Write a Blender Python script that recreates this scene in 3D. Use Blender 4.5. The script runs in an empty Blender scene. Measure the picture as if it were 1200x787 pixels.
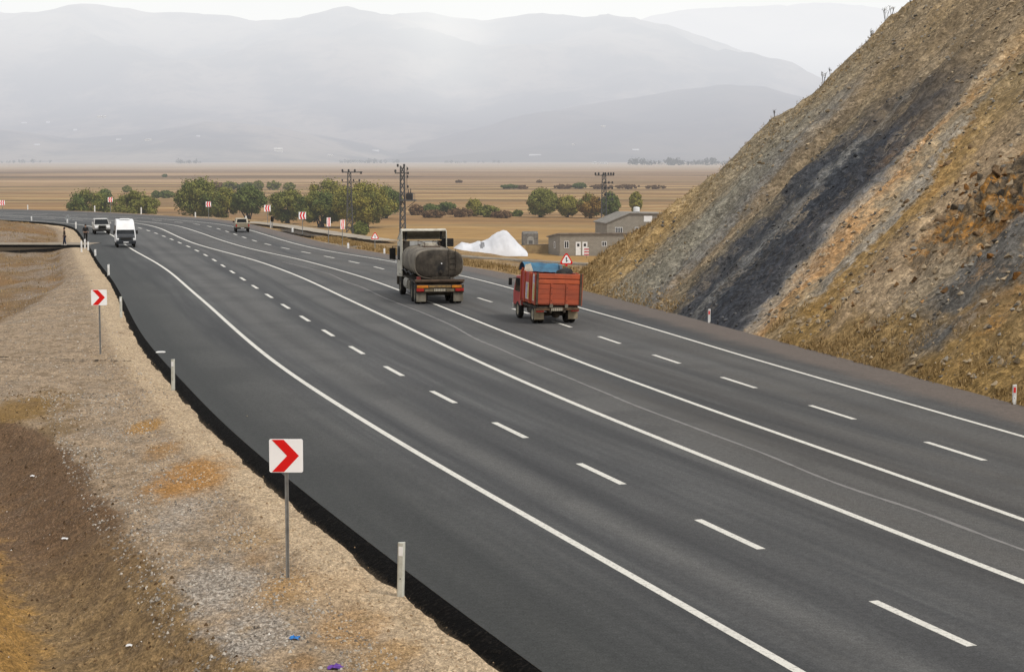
import bpy, math, random
from mathutils import Vector, noise, Matrix
R = math.radians
S = bpy.context.scene
COL = S.collection
FOC, HOR, CAMH = 2150.0, 187.0, 7.3
PITCH = math.atan((393.5 - HOR) / FOC)
rnd = random.Random(7)

def ground_at(px, py, z=0.0):
    """point of the level z seen in that direction (used to survey the place from the photograph)"""
    r = (px - 600) / FOC; u = (393.5 - py) / FOC
    dy = math.cos(PITCH) + u * math.sin(PITCH); dz = -math.sin(PITCH) + u * math.cos(PITCH)
    t = (z - CAMH) / dz
    return (r * t, dy * t)

# ------------------------------------------------------------------ materials
class G:
    def __init__(s, name):
        s.m = bpy.data.materials.new(name); s.m.use_nodes = True
        s.t = s.m.node_tree; s.t.nodes.clear()
        s.out = s.t.nodes.new('ShaderNodeOutputMaterial')
    def set(s, inp, v):
        if v is None: return
        if isinstance(v, bpy.types.NodeSocket): s.t.links.new(v, inp)
        else:
            try: inp.default_value = v
            except Exception: inp.default_value = (v[0], v[1], v[2], 1.0) if len(v) == 3 else v[:3]
    def n(s, typ, ins=None, **props):
        nd = s.t.nodes.new('ShaderNode' + typ)
        for k, v in props.items(): setattr(nd, k, v)
        for k, v in (ins or {}).items(): s.set(nd.inputs[k], v)
        return nd
    def noise(s, vec, scale, detail=4, rough=0.55, dist=0.0):
        return s.n('TexNoise', {'Vector': vec, 'Scale': scale, 'Detail': detail, 'Roughness': rough, 'Distortion': dist}).outputs[0]
    def ramp(s, fac, stops, interp='LINEAR'):
        nd = s.n('ValToRGB', {'Fac': fac}); cr = nd.color_ramp; cr.interpolation = interp
        while len(cr.elements) > 1: cr.elements.remove(cr.elements[-1])
        for i, (p, c) in enumerate(stops):
            e = cr.elements[0] if i == 0 else cr.elements.new(p)
            e.position = p
            e.color = (c, c, c, 1) if isinstance(c, (int, float)) else (c[0], c[1], c[2], 1)
        return nd.outputs[0]
    def mix(s, fac, a, b, mode='MIX'):
        nd = s.n('MixRGB', {'Fac': fac, 'Color1': a, 'Color2': b}, blend_type=mode); return nd.outputs[0]
    def math(s, op, a, b=None, c=None, clamp=False):
        nd = s.t.nodes.new('ShaderNodeMath'); nd.operation = op; nd.use_clamp = clamp
        s.set(nd.inputs[0], a)
        if b is not None: s.set(nd.inputs[1], b)
        if c is not None: s.set(nd.inputs[2], c)
        return nd.outputs[0]
    def step(s, x, a, b):
        nd = s.n('MapRange', {'Value': x, 'From Min': a, 'From Max': b, 'To Min': 0.0, 'To Max': 1.0}, interpolation_type='SMOOTHSTEP')
        return nd.outputs[0]
    def scale(s, vec, sc):
        return s.n('VectorMath', {0: vec, 1: sc}, operation='MULTIPLY').outputs[0]
    def pos(s): return s.n('NewGeometry').outputs['Position']
    def obj(s): return s.n('TexCoord').outputs['Object']
    def cells(s, vec, scale, lo, hi):
        c = s.n('TexVoronoi', {'Vector': vec, 'Scale': scale, 'Randomness': 1.0}).outputs['Color']
        return s.ramp(s.sep(c)[0], [(0.05, lo), (0.95, hi)])
    def attr(s, name): return s.n('Attribute', attribute_name=name).outputs['Vector']
    def sep(s, v):
        o = s.n('SeparateXYZ', {0: v}).outputs; return o[0], o[1], o[2]
    def comb(s, x, y, z): return s.n('CombineXYZ', {0: x, 1: y, 2: z}).outputs[0]
    def rand(s): return s.n('NewGeometry').outputs['Random Per Island']
    def bump(s, h, strength=0.5, dist=0.05):
        return s.n('Bump', {'Strength': strength, 'Distance': dist, 'Height': h}).outputs[0]
    def finish(s, col, rough=0.85, metal=0.0, normal=None, haze=False, spec=0.3, extra=None):
        ins = {'Base Color': col, 'Roughness': rough, 'Metallic': metal, 'Specular IOR Level': spec}
        if normal is not None: ins['Normal'] = normal
        if extra: ins.update(extra)
        sh = s.n('BsdfPrincipled', ins).outputs[0]
        if haze:                      # valley haze painted as emission mixed over the surface colour, stronger with distance
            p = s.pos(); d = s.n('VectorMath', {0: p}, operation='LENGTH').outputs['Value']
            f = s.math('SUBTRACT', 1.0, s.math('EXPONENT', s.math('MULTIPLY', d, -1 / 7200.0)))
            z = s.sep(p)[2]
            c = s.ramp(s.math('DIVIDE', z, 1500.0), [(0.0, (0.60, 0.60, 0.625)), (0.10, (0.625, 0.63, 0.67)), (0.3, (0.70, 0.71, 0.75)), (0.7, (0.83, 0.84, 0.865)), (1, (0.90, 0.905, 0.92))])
            px_ = s.math('DIVIDE', s.math('SUBTRACT', s.sep(p)[0], s.math('MULTIPLY', s.sep(p)[1], -0.036)), 420.0)      # shaft of light painted as a brighter band in the haze emission
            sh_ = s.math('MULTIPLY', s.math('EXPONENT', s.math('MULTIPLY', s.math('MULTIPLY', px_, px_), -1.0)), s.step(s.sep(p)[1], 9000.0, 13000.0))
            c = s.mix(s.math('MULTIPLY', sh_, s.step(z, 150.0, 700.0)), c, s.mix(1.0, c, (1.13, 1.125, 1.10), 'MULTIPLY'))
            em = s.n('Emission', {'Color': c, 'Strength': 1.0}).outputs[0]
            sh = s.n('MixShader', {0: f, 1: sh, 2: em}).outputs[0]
        s.t.links.new(sh, s.out.inputs['Surface'])
        return s.m

MATS = {}
def paint(name, c1, c2=None, scale=3.0, rough=0.6, metal=0.0, haze=False, spec=0.3, amt=(0.35, 0.7), bump=0.0, stretch=(1, 1, 1)):
    """painted or dusty surface: two tones broken by noise in object space"""
    if name in MATS: return MATS[name]
    g = G(name); v = g.scale(g.obj(), stretch)
    if c2 is None: c2 = tuple(x * 0.72 for x in c1)
    f = g.step(g.noise(v, scale, 5, 0.62), amt[0], amt[1])
    nm = g.bump(g.noise(v, scale * 6, 3), bump, 0.02) if bump else None
    MATS[name] = g.finish(g.mix(f, c1, c2), rough, metal, nm, haze, spec)
    return MATS[name]

# ------------------------------------------------------------------ meshes
class MB:
    def __init__(s): s.v = []; s.f = []
    def add(s, vs, fs):
        o = len(s.v); s.v += [tuple(p) for p in vs]; s.f += [tuple(i + o for i in f) for f in fs]; return s
    def box(s, x0, x1, y0, y1, z0, z1, tx=0.0, ty0=0.0, ty1=0.0):
        return s.add([(x0, y0, z0), (x1, y0, z0), (x1, y1, z0), (x0, y1, z0),
                      (x0 + tx, y0 + ty0, z1), (x1 - tx, y0 + ty0, z1), (x1 - tx, y1 - ty1, z1), (x0 + tx, y1 - ty1, z1)],
                     [(3, 2, 1, 0), (4, 5, 6, 7), (0, 1, 5, 4), (1, 2, 6, 5), (2, 3, 7, 6), (3, 0, 4, 7)])
    def cyl(s, p0, p1, r0, r1=None, n=8, cap=True):
        r1 = r0 if r1 is None else r1
        a = Vector(p0); b = Vector(p1); d = (b - a).normalized()
        u = d.cross(Vector((0, 0, 1)) if abs(d.z) < 0.9 else Vector((1, 0, 0))).normalized(); w = d.cross(u)
        vs = []
        for c, r in ((a, r0), (b, r1)):
            for i in range(n):
                t = 2 * math.pi * i / n; vs.append(c + u * (r * math.cos(t)) + w * (r * math.sin(t)))
        fs = [(i, (i + 1) % n, n + (i + 1) % n, n + i) for i in range(n)]
        if cap: fs += [tuple(range(n - 1, -1, -1)), tuple(range(n, 2 * n))]
        return s.add(vs, fs)
    def tube(s, pts, r, n=6):
        for a, b in zip(pts[:-1], pts[1:]): s.cyl(a, b, r, r, n)
        return s
    def loft(s, rings, cap=True, close=True):
        n = len(rings[0]); vs = [p for r in rings for p in r]; fs = []
        for k in range(len(rings) - 1):
            for i in range(n if close else n - 1):
                j = (i + 1) % n; fs.append((k * n + i, k * n + j, (k + 1) * n + j, (k + 1) * n + i))
        if cap: fs += [tuple(range(n - 1, -1, -1)), tuple((len(rings) - 1) * n + i for i in range(n))]
        return s.add(vs, fs)
    def prism(s, prof, hw, tz=None):
        """side profile [(y, z)] across the width; hw is the half width or a function of (y, z)"""
        h = hw if callable(hw) else (lambda y, z: hw)
        n = len(prof)
        vs = [(-h(y, z), y, z) for y, z in prof] + [(h(y, z), y, z) for y, z in prof]
        fs = [(i, (i + 1) % n, n + (i + 1) % n, n + i) for i in range(n)] + [tuple(range(n - 1, -1, -1)), tuple(range(n, 2 * n))]
        return s.add(vs, fs)
    def quad(s, a, b, c, d): return s.add([a, b, c, d], [(0, 1, 2, 3)])
    def build(s, name, m, parent=None, smooth=False, bevel=0.0, fix=True):
        me = bpy.data.meshes.new(name); me.from_pydata(s.v, [], s.f); me.update()
        if fix:
            import bmesh
            bm = bmesh.new(); bm.from_mesh(me); bmesh.ops.recalc_face_normals(bm, faces=bm.faces); bm.to_mesh(me); bm.free()
        me.materials.append(m)
        if smooth: me.polygons.foreach_set('use_smooth', [True] * len(me.polygons))
        o = bpy.data.objects.new(name, me); COL.objects.link(o); o.parent = parent
        if bevel:
            b = o.modifiers.new('bevel', 'BEVEL'); b.width = bevel; b.segments = 2; b.limit_method = 'ANGLE'; b.angle_limit = R(40)
        return o

def tag(o, label=None, cat=None, group=None, kind=None):
    if label: o['label'] = label
    if cat: o['category'] = cat
    if group: o['group'] = group
    if kind: o['kind'] = kind
    return o
def empty(name, loc, rz=0.0, **kw):
    o = bpy.data.objects.new(name, None); COL.objects.link(o); o.location = loc; o.rotation_euler = (0, 0, rz)
    o.empty_display_size = 0.3
    return tag(o, **kw)
def copy_tree(o, parent=None):
    c = o.copy(); COL.objects.link(c); c.parent = parent
    for ch in list(o.children): copy_tree(ch, c)
    return c
def grid(name, P, nu, nv, m, attrs=None, smooth=True):
    me = bpy.data.meshes.new(name)
    fs = [(i * nv + j, (i + 1) * nv + j, (i + 1) * nv + j + 1, i * nv + j + 1) for i in range(nu - 1) for j in range(nv - 1)]
    me.from_pydata(P, [], fs); me.update()
    for k, vals in (attrs or {}).items():
        a = me.attributes.new(k, 'FLOAT_VECTOR', 'POINT'); a.data.foreach_set('vector', [c for v in vals for c in v])
    if sum(p.normal.z for p in me.polygons) < 0: me.flip_normals()
    me.materials.append(m)
    if smooth: me.polygons.foreach_set('use_smooth', [True] * len(me.polygons))
    o = bpy.data.objects.new(name, me); COL.objects.link(o); return o
def fbm(x, y, z=0.0, oct=4):
    a, s, f = 1.0, 0.0, 1.0
    for _ in range(oct):
        s += a * noise.noise(Vector((x * f, y * f, z + f))); a *= 0.5; f *= 2.03
    return s
def lerp(a, b, t): return a + (b - a) * t
def sst(x, a, b):
    t = max(0.0, min(1.0, (x - a) / (b - a))); return t * t * (3 - 2 * t)
def interp(tab, x):
    if x <= tab[0][0]: return tab[0][1]
    for (x0, y0), (x1, y1) in zip(tab[:-1], tab[1:]):
        if x <= x1: return y0 + (y1 - y0) * (x - x0) / (x1 - x0)
    return tab[-1][1]

# ------------------------------------------------------------------ road survey: curves in metres on the road plane
def smooth_curve(pts, step=1.0, win=5, it=3):
    pts = [Vector(p) for p in pts]
    def resample(q, st):
        out = [q[0].copy()]; acc = 0.0
        for a, b in zip(q[:-1], q[1:]):
            L = (b - a).length
            if L < 1e-6: continue
            t = st - acc
            while t <= L: out.append(a + (b - a) * (t / L)); t += st
            acc = L - (t - st)
        out.append(q[-1].copy()); return out
    q = resample(pts, step)
    for _ in range(it):
        n = len(q); nq = []
        for i in range(n):
            k = min(win, i, n - 1 - i)
            acc = Vector((0, 0))
            for j in range(i - k, i + k + 1): acc += q[j]
            nq.append(acc / (2 * k + 1))
        q = nq
    return resample(q, step)
LEFT_EDGE = smooth_curve([(9, 3), (5.2, 13), (0.4, 25.7), (-0.6, 28.4), (-1.4, 30.9), (-2.4, 33.6), (-3.5, 36.7), (-7.9, 49.9), (-10.4, 58.6), (-14.7, 73.3), (-17.6, 84.7), (-20.5, 96.5), (-24.1, 110.8), (-29.7, 131.6), (-35.2, 153.1), (-46.2, 194.9), (-50.6, 208.5), (-55.3, 216.3), (-58.5, 219.6), (-66, 226), (-80, 235), (-100, 243), (-130, 248)])
RIGHT_EDGE = smooth_curve([(26.6, 4), (15.2, 54.1), (13.7, 61.4), (12.2, 67.6), (10.5, 74.9), (8.8, 82.7), (7.4, 88.8), (4.0, 102.8), (0.2, 117.1), (-3.0, 126.0), (-10.9, 145.3), (-15.9, 159.3), (-21.3, 179.3), (-30.9, 213.3), (-36.2, 226.9), (-40.5, 234.3), (-49.7, 246.8), (-60.5, 261), (-75.4, 273.3), (-95, 284), (-130, 292)])
LINE_A = smooth_curve([(10.0, 8), (4.1, 25.7), (3.8, 26.7), (3.0, 29.0), (2.4, 31.1), (1.4, 34.0), (0.0, 38.1), (-1.9, 43.8), (-4.3, 51.5), (-7.6, 62.3), (-10.1, 71.6), (-13.3, 84.2), (-15.0, 91.1), (-18.4, 104.2), (-21.5, 116.6), (-24.9, 129.1), (-31.4, 151.0), (-37.3, 173), (-42.9, 192), (-47.2, 205), (-55, 218), (-65, 229), (-78, 239), (-98, 248), (-130, 254)])
LINE_B = smooth_curve([(16.5, 8), (8.9, 31.2), (7.6, 35.3), (6.7, 38.6), (5.8, 41.2), (4.6, 45.5), (2.5, 52.2), (1.1, 57.6), (0.0, 61.4), (-2.6, 71.8), (-4.3, 78.9), (-6.4, 87.4), (-9.1, 98.0), (-12.5, 112.0), (-15.4, 122.5), (-18.6, 133.5), (-23.7, 148.2), (-27.7, 159.9), (-32.5, 177.3), (-38.1, 198.3), (-42.6, 211), (-50, 224), (-60, 235), (-74, 246), (-95, 256), (-130, 262)])
LINE_C = smooth_curve([(18.3, 8), (10.4, 36.9), (8.7, 43.5), (6.9, 49.1), (5.3, 55.5), (3.0, 63.8), (0.0, 76.5), (-1.6, 83.1), (-3.5, 91.3), (-6.7, 104.4), (-9.6, 115.8), (-12.9, 126.1), (-14.9, 133.1), (-18.7, 143.3), (-21.2, 149.6), (-26.4, 166.7), (-31.9, 186.5), (-38.0, 207.0), (-46, 222), (-57, 234), (-72, 246), (-94, 258), (-130, 265)])
LINE_D = smooth_curve([(23.5, 8), (13.6, 48.1), (13.0, 50.1), (11.4, 56.9), (9.2, 65.7), (7.7, 72.3), (5.8, 81.0), (3.3, 90.9), (-2.1, 112.7), (-2.9, 115.2), (-8.8, 132.9), (-11.9, 140.3), (-14.1, 144.9), (-17.6, 155.4), (-20.6, 166.0), (-27.2, 191.1), (-33.5, 210), (-41, 224), (-50, 236), (-62, 248), (-78, 260), (-100, 270), (-130, 276)])
EP = [(1076.8, 728.9), (854, 626), (705, 555.6), (597, 504), (518.5, 465), (459.5, 434.5), (417, 410), (384.5, 390), (357.5, 373.5), (336.5, 360), (317, 347.6), (301, 337.8), (249, 303), (228, 292), (204, 281.5), (188, 275), (172, 269.5), (158, 265.3)]
FP = [(1118.8, 528), (975.5, 483), (866, 448.5), (781, 421), (715, 398.5), (662, 380.5), (449, 314.3), (413, 306.6), (383, 300.5), (357.6, 295.6), (318, 287.6), (302, 283.6), (274, 274), (258, 268.4), (234.6, 262.6)]
LINE_E = smooth_curve([(13.6, 7)] + [ground_at(*p) for p in EP] + [(-46.5, 215), (-55.5, 226.5), (-66, 236), (-82, 246), (-104, 254), (-130, 258)])
LINE_F = smooth_curve([(20.9, 8)] + [ground_at(*p) for p in FP] + [(-43.5, 223), (-53.5, 235), (-67, 247), (-85, 259), (-110, 268), (-130, 271)])

def near_curve(C, p, hint=None):
    """(arc index, signed distance, left positive) of p to curve C sampled at 1 m"""
    bi, bd = 0, 1e18
    rng = range(len(C)) if hint is None else range(max(0, hint - 12), min(len(C), hint + 13))
    for i in rng:
        d = (C[i].x - p[0]) ** 2 + (C[i].y - p[1]) ** 2
        if d < bd: bi, bd = i, d
    best = None
    for i in (bi - 1, bi):
        if 0 <= i < len(C) - 1:
            a, b = C[i], C[i + 1]; e = b - a; q = Vector(p) - a; t = max(0, min(1, q.dot(e) / e.length_squared))
            c = a + e * t; dd = (Vector(p) - c).length
            sg = 1 if e.x * q.y - e.y * q.x > 0 else -1
            if best is None or dd < abs(best[1]): best = (i + t, sg * dd)
    return best
def frame_at(C, s):
    i = max(0, min(len(C) - 2, int(s))); t = s - i
    p = C[i].lerp(C[i + 1], t); a = C[max(0, i - 1)]; b = C[min(len(C) - 1, i + 2)]
    d = (b - a).normalized(); return p, d, Vector((-d.y, d.x))

# ------------------------------------------------------------------ ground materials
def asphalt_mat():
    g = G('asphalt'); a = g.attr('lane'); s, l, r = g.sep(a)        # s along, l from left edge, r from right edge
    P = g.pos()
    st = g.noise(g.comb(g.math('MULTIPLY', s, 0.035), g.math('MULTIPLY', l, 1.1), 0.0), 1.0, 6, 0.6)
    st2 = g.noise(g.comb(g.math('MULTIPLY', s, 0.012), g.math('MULTIPLY', l, 0.42), 3.0), 1.0, 3, 0.5)
    pat = g.noise(P, 0.16, 5, 0.6)
    col = g.ramp(st, [(0.34, (0.038, 0.039, 0.041)), (0.5, (0.060, 0.061, 0.062)), (0.66, (0.096, 0.096, 0.094))])
    col = g.mix(g.math('MULTIPLY', g.step(st2, 0.44, 0.60), 0.8), col, (0.102, 0.100, 0.096))
    col = g.mix(g.math('MULTIPLY', g.step(pat, 0.46, 0.62), 0.5), col, (0.049, 0.0495, 0.050))
    def track(q, c, w): 
        d = g.math('DIVIDE', g.math('SUBTRACT', q, c), w); return g.math('EXPONENT', g.math('MULTIPLY', g.math('MULTIPLY', d, d), -1.0))
    lw = g.math('ADD', l, g.math('MULTIPLY', g.math('SUBTRACT', st2, 0.5), 1.2)); rw = g.math('ADD', r, g.math('MULTIPLY', g.math('SUBTRACT', st2, 0.5), 1.2))
    pol = g.math('ADD', g.math('ADD', track(lw, 5.1, 0.4), track(lw, 6.7, 0.4)), g.math('ADD', track(lw, 8.6, 0.4), track(lw, 10.2, 0.4)))
    pol = g.math('ADD', pol, g.math('ADD', track(rw, 4.1, 0.4), g.math('ADD', track(rw, 5.6, 0.4), track(rw, 7.4, 0.4))))
    col = g.mix(g.math('MULTIPLY', pol, 0.30), col, (0.112, 0.110, 0.106))
    oil = g.math('ADD', g.math('ADD', track(lw, 5.9, 0.3), track(lw, 9.4, 0.3)), g.math('ADD', track(rw, 4.85, 0.3), track(rw, 8.2, 0.3)))
    col = g.mix(g.math('MULTIPLY', oil, 0.30), col, (0.036, 0.036, 0.037))
    # left hard shoulder: fresher, darker mat, slightly green black at the very edge
    ls = g.step(g.math('ADD', l, g.math('MULTIPLY', g.noise(P, 0.3, 3), 1.4)), 5.4, 1.0)
    col = g.mix(g.math('MULTIPLY', ls, 0.8), col, (0.033, 0.035, 0.033))
    # wheel worn brown dust on the right carriageway and in the median
    rb = g.math('MULTIPLY', g.step(r, 13.5, 10.5), g.step(g.noise(g.comb(g.math('MULTIPLY', s, 0.05), l, 1.0), 0.8, 5, 0.6), 0.3, 0.75))
    col = g.mix(g.math('MULTIPLY', rb, 0.45), col, (0.078, 0.070, 0.061))
    # gravel shoulder below the cut
    gs = g.step(g.math('ADD', r, g.math('MULTIPLY', g.math('SUBTRACT', g.noise(P, 0.5, 4), 0.5), 1.6)), 2.5, 1.2)
    gc = g.mix(g.noise(P, 1.6, 6, 0.7), (0.095, 0.076, 0.064), (0.15, 0.124, 0.107))
    col = g.mix(gs, col, gc)
    fine = g.noise(P, 30.0, 3, 0.8); mid = g.noise(P, 7.0, 4, 0.75)
    col = g.mix(1.0, col, g.ramp(fine, [(0.38, 0.66), (0.62, 1.36)]), 'MULTIPLY')
    col = g.mix(1.0, col, g.ramp(mid, [(0.38, 0.84), (0.62, 1.17)]), 'MULTIPLY')
    sp = g.step(g.noise(P, 2.3, 3, 0.6), 0.69, 0.76)
    col = g.mix(g.math('MULTIPLY', sp, 0.2), col, (0.11, 0.105, 0.10))
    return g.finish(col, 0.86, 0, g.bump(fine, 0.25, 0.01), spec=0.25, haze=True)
def line_mat():
    g = G('road_paint'); P = g.pos(); f = g.noise(P, 11.0, 5, 0.75); w = g.noise(P, 0.7, 3)
    col = g.mix(g.math('MULTIPLY', g.step(f, 0.50, 0.64), 0.75), (0.66, 0.64, 0.58), (0.30, 0.285, 0.26))
    col = g.mix(g.step(g.noise(P, 24.0, 4, 0.8), 0.62, 0.70), col, (0.12, 0.115, 0.11))
    col = g.mix(g.math('MULTIPLY', g.step(w, 0.5, 0.75), 0.30), col, (0.38, 0.36, 0.33))
    return g.finish(col, 0.7, haze=True)
def verge_mat():
    g = G('dirt_verge'); s, v, z = g.sep(g.attr('lane')); P = g.pos(); x, y, zz = g.sep(P)
    Q = g.scale(P, (1.0, 0.5, 1.0)); n1 = g.noise(P, 0.45, 6, 0.62); n2 = g.noise(Q, 2.6, 6, 0.66); n3 = g.noise(Q, 14.0, 4, 0.8); n4 = g.noise(Q, 45.0, 3, 0.8)
    gravel = g.mix(g.step(n2, 0.30, 0.70), (0.175, 0.125, 0.078), (0.365, 0.275, 0.185))
    gravel = g.mix(g.math('MULTIPLY', g.step(n1, 0.48, 0.66), 0.55), gravel, (0.27, 0.22, 0.165))
    berm = g.mix(n2, (0.32, 0.235, 0.145), (0.52, 0.405, 0.275))
    vb = g.math('ADD', v, g.math('MULTIPLY', g.math('SUBTRACT', n2, 0.5), 1.3))
    col = g.mix(g.step(vb, 1.75, 1.05), gravel, berm)
    # ochre clay patches and tan washes on the bench
    def blob(cx, cy, rx, ry, c, amt, nn, col):
        d = g.n('VectorMath', {0: g.comb(g.math('DIVIDE', g.math('SUBTRACT', x, cx), rx), g.math('DIVIDE', g.math('SUBTRACT', y, cy), ry), 0.0)}, operation='LENGTH').outputs['Value']
        d = g.math('ADD', d, g.math('MULTIPLY', g.math('SUBTRACT', nn, 0.5), 1.5))
        return g.mix(g.math('MULTIPLY', g.step(d, 1.15, 0.35), amt), col, c)
    for px, py, rx, ry, c, am in [(222, 560, 1.1, 3.2, (0.33, 0.165, 0.045), 0.9), (25, 480, 1.5, 5.0, (0.19, 0.115, 0.038), 0.95), (60, 505, 0.8, 3.0, (0.16, 0.10, 0.04), 0.7), (168, 500, 0.55, 1.9, (0.32, 0.175, 0.05), 0.9), (190, 528, 0.5, 1.6, (0.30, 0.16, 0.05), 0.6),
                                  (340, 690, 0.75, 1.6, (0.33, 0.195, 0.075), 0.8), (410, 735, 0.7, 1.6, (0.36, 0.22, 0.10), 0.7), (455, 770, 0.6, 1.2, (0.34, 0.21, 0.09), 0.7),
                                  (390, 690, 0.8, 1.8, (0.42, 0.30, 0.18), 0.7), (300, 630, 0.6, 1.4, (0.36, 0.24, 0.12), 0.5), (355, 775, 0.35, 0.6, (0.26, 0.15, 0.06), 0.7), (300, 655, 0.35, 0.8, (0.26, 0.16, 0.08), 0.6)]:
        cx, cy = ground_at(px, py, -0.2); col = blob(cx, cy, rx, ry, c, am, n2, col)
    for px, py, rx, ry, am in [(250, 690, 1.0, 2.6, 0.75), (300, 740, 0.9, 1.8, 0.7), (215, 600, 0.7, 2.6, 0.5), (230, 760, 0.9, 1.4, 0.6)]:      # crushed grey stone spread on the bench
        cx, cy = ground_at(px, py, -0.2); col = blob(cx, cy, rx, ry, g.mix(g.step(n3, 0.35, 0.68), (0.165, 0.14, 0.115), (0.43, 0.39, 0.34)), am, n2, col)
    # the ditch: darker soil on its road side, yellow brown clay on the far bank
    dz = g.math('ADD', z, g.math('MULTIPLY', g.math('SUBTRACT', n2, 0.5), 1.5))
    soil = g.mix(n2, (0.082, 0.050, 0.027), (0.185, 0.115, 0.064))
    soil = g.mix(g.math('MULTIPLY', g.step(y, 40.0, 31.0), 0.75), soil, g.mix(g.step(n2, .36, .64), (0.155, 0.105, 0.052), (0.275, 0.185, 0.085)))
    col = g.mix(g.step(g.math('ADD', dz, g.math('MULTIPLY', g.math('SUBTRACT', n1, 0.5), 1.2)), 0.0, 0.7), col, soil)
    clay = g.mix(n2, (0.17, 0.092, 0.026), (0.345, 0.20, 0.062))
    col = g.mix(g.step(dz, 1.15, 1.75), col, clay)
    grass = g.mix(g.noise(g.scale(P, (0.5, 0.25, 1.0)), 1.2, 6, 0.7), (0.085, 0.052, 0.026), (0.26, 0.17, 0.085))
    grass = g.mix(g.step(g.noise(P, 0.16, 5, 0.6), 0.46, 0.58), grass, g.mix(n2, (0.15, 0.115, 0.08), (0.27, 0.205, 0.15)))
    grass = g.mix(g.math('MULTIPLY', g.step(g.noise(g.comb(x, g.math('MULTIPLY', y, 0.5), 7.0), 0.22, 4, 0.6), 0.52, 0.64), 0.8), grass, (0.19, 0.105, 0.04))
    cv = g.sep(g.attr('cover'))[0]
    col = g.mix(g.step(g.math('ADD', cv, g.math('MULTIPLY', g.math('SUBTRACT', n2, 0.5), 1.4)), 0.35, 0.65), col, grass)
    # chips of white stone washed down in streaks
    chip = g.math('MULTIPLY', g.step(n4, 0.60, 0.68), g.step(g.noise(P, 1.3, 4, 0.65), 0.46, 0.62))
    col = g.mix(g.math('MULTIPLY', chip, 0.55), col, (0.55, 0.50, 0.44))
    col = g.mix(1.0, col, g.ramp(n3, [(0.38, 0.78), (0.5, 1.0), (0.62, 1.22)]), 'MULTIPLY')
    col = g.mix(1.0, col, g.ramp(n4, [(0.38, 0.75), (0.62, 1.25)]), 'MULTIPLY')
    ps = g.n('VectorMath', {0: Q, 1: g.comb(g.math('MULTIPLY', n3, 0.08), g.math('MULTIPLY', n4, 0.05), 0.0)}, operation='ADD').outputs[0]
    c1 = g.cells(ps, 14.0, 0.84, 1.15); c2 = g.cells(ps, 34.0, 0.68, 1.32)
    col = g.mix(1.0, col, c1, 'MULTIPLY'); col = g.mix(1.0, col, c2, 'MULTIPLY')
    h = g.math('ADD', g.math('ADD', g.math('MULTIPLY', n3, 0.35), g.math('MULTIPLY', n4, 0.25)), g.math('MULTIPLY', c2, 0.12))
    return g.finish(col, 0.95, 0, g.bump(h, 0.7, 0.05), spec=0.1, haze=True)
def tar_mat():
    g = G('tar_edge'); P = g.pos(); n = g.noise(P, 10.0, 5, 0.75)
    z = g.sep(P)[2]
    col = g.mix(g.step(n, 0.50, 0.72), (0.0035, 0.0033, 0.0032), (0.026, 0.022, 0.018))
    dst = g.math('ADD', g.math('MULTIPLY', g.math('SUBTRACT', g.noise(P, 16.0, 4, 0.8), 0.5), 0.25), z)
    col = g.mix(g.math('MULTIPLY', g.step(dst, -0.15, -0.225), 0.55), col, (0.11, 0.085, 0.058))
    return g.finish(col, 0.9, 0, g.bump(n, 1.0, 0.06), spec=0.05)
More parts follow.
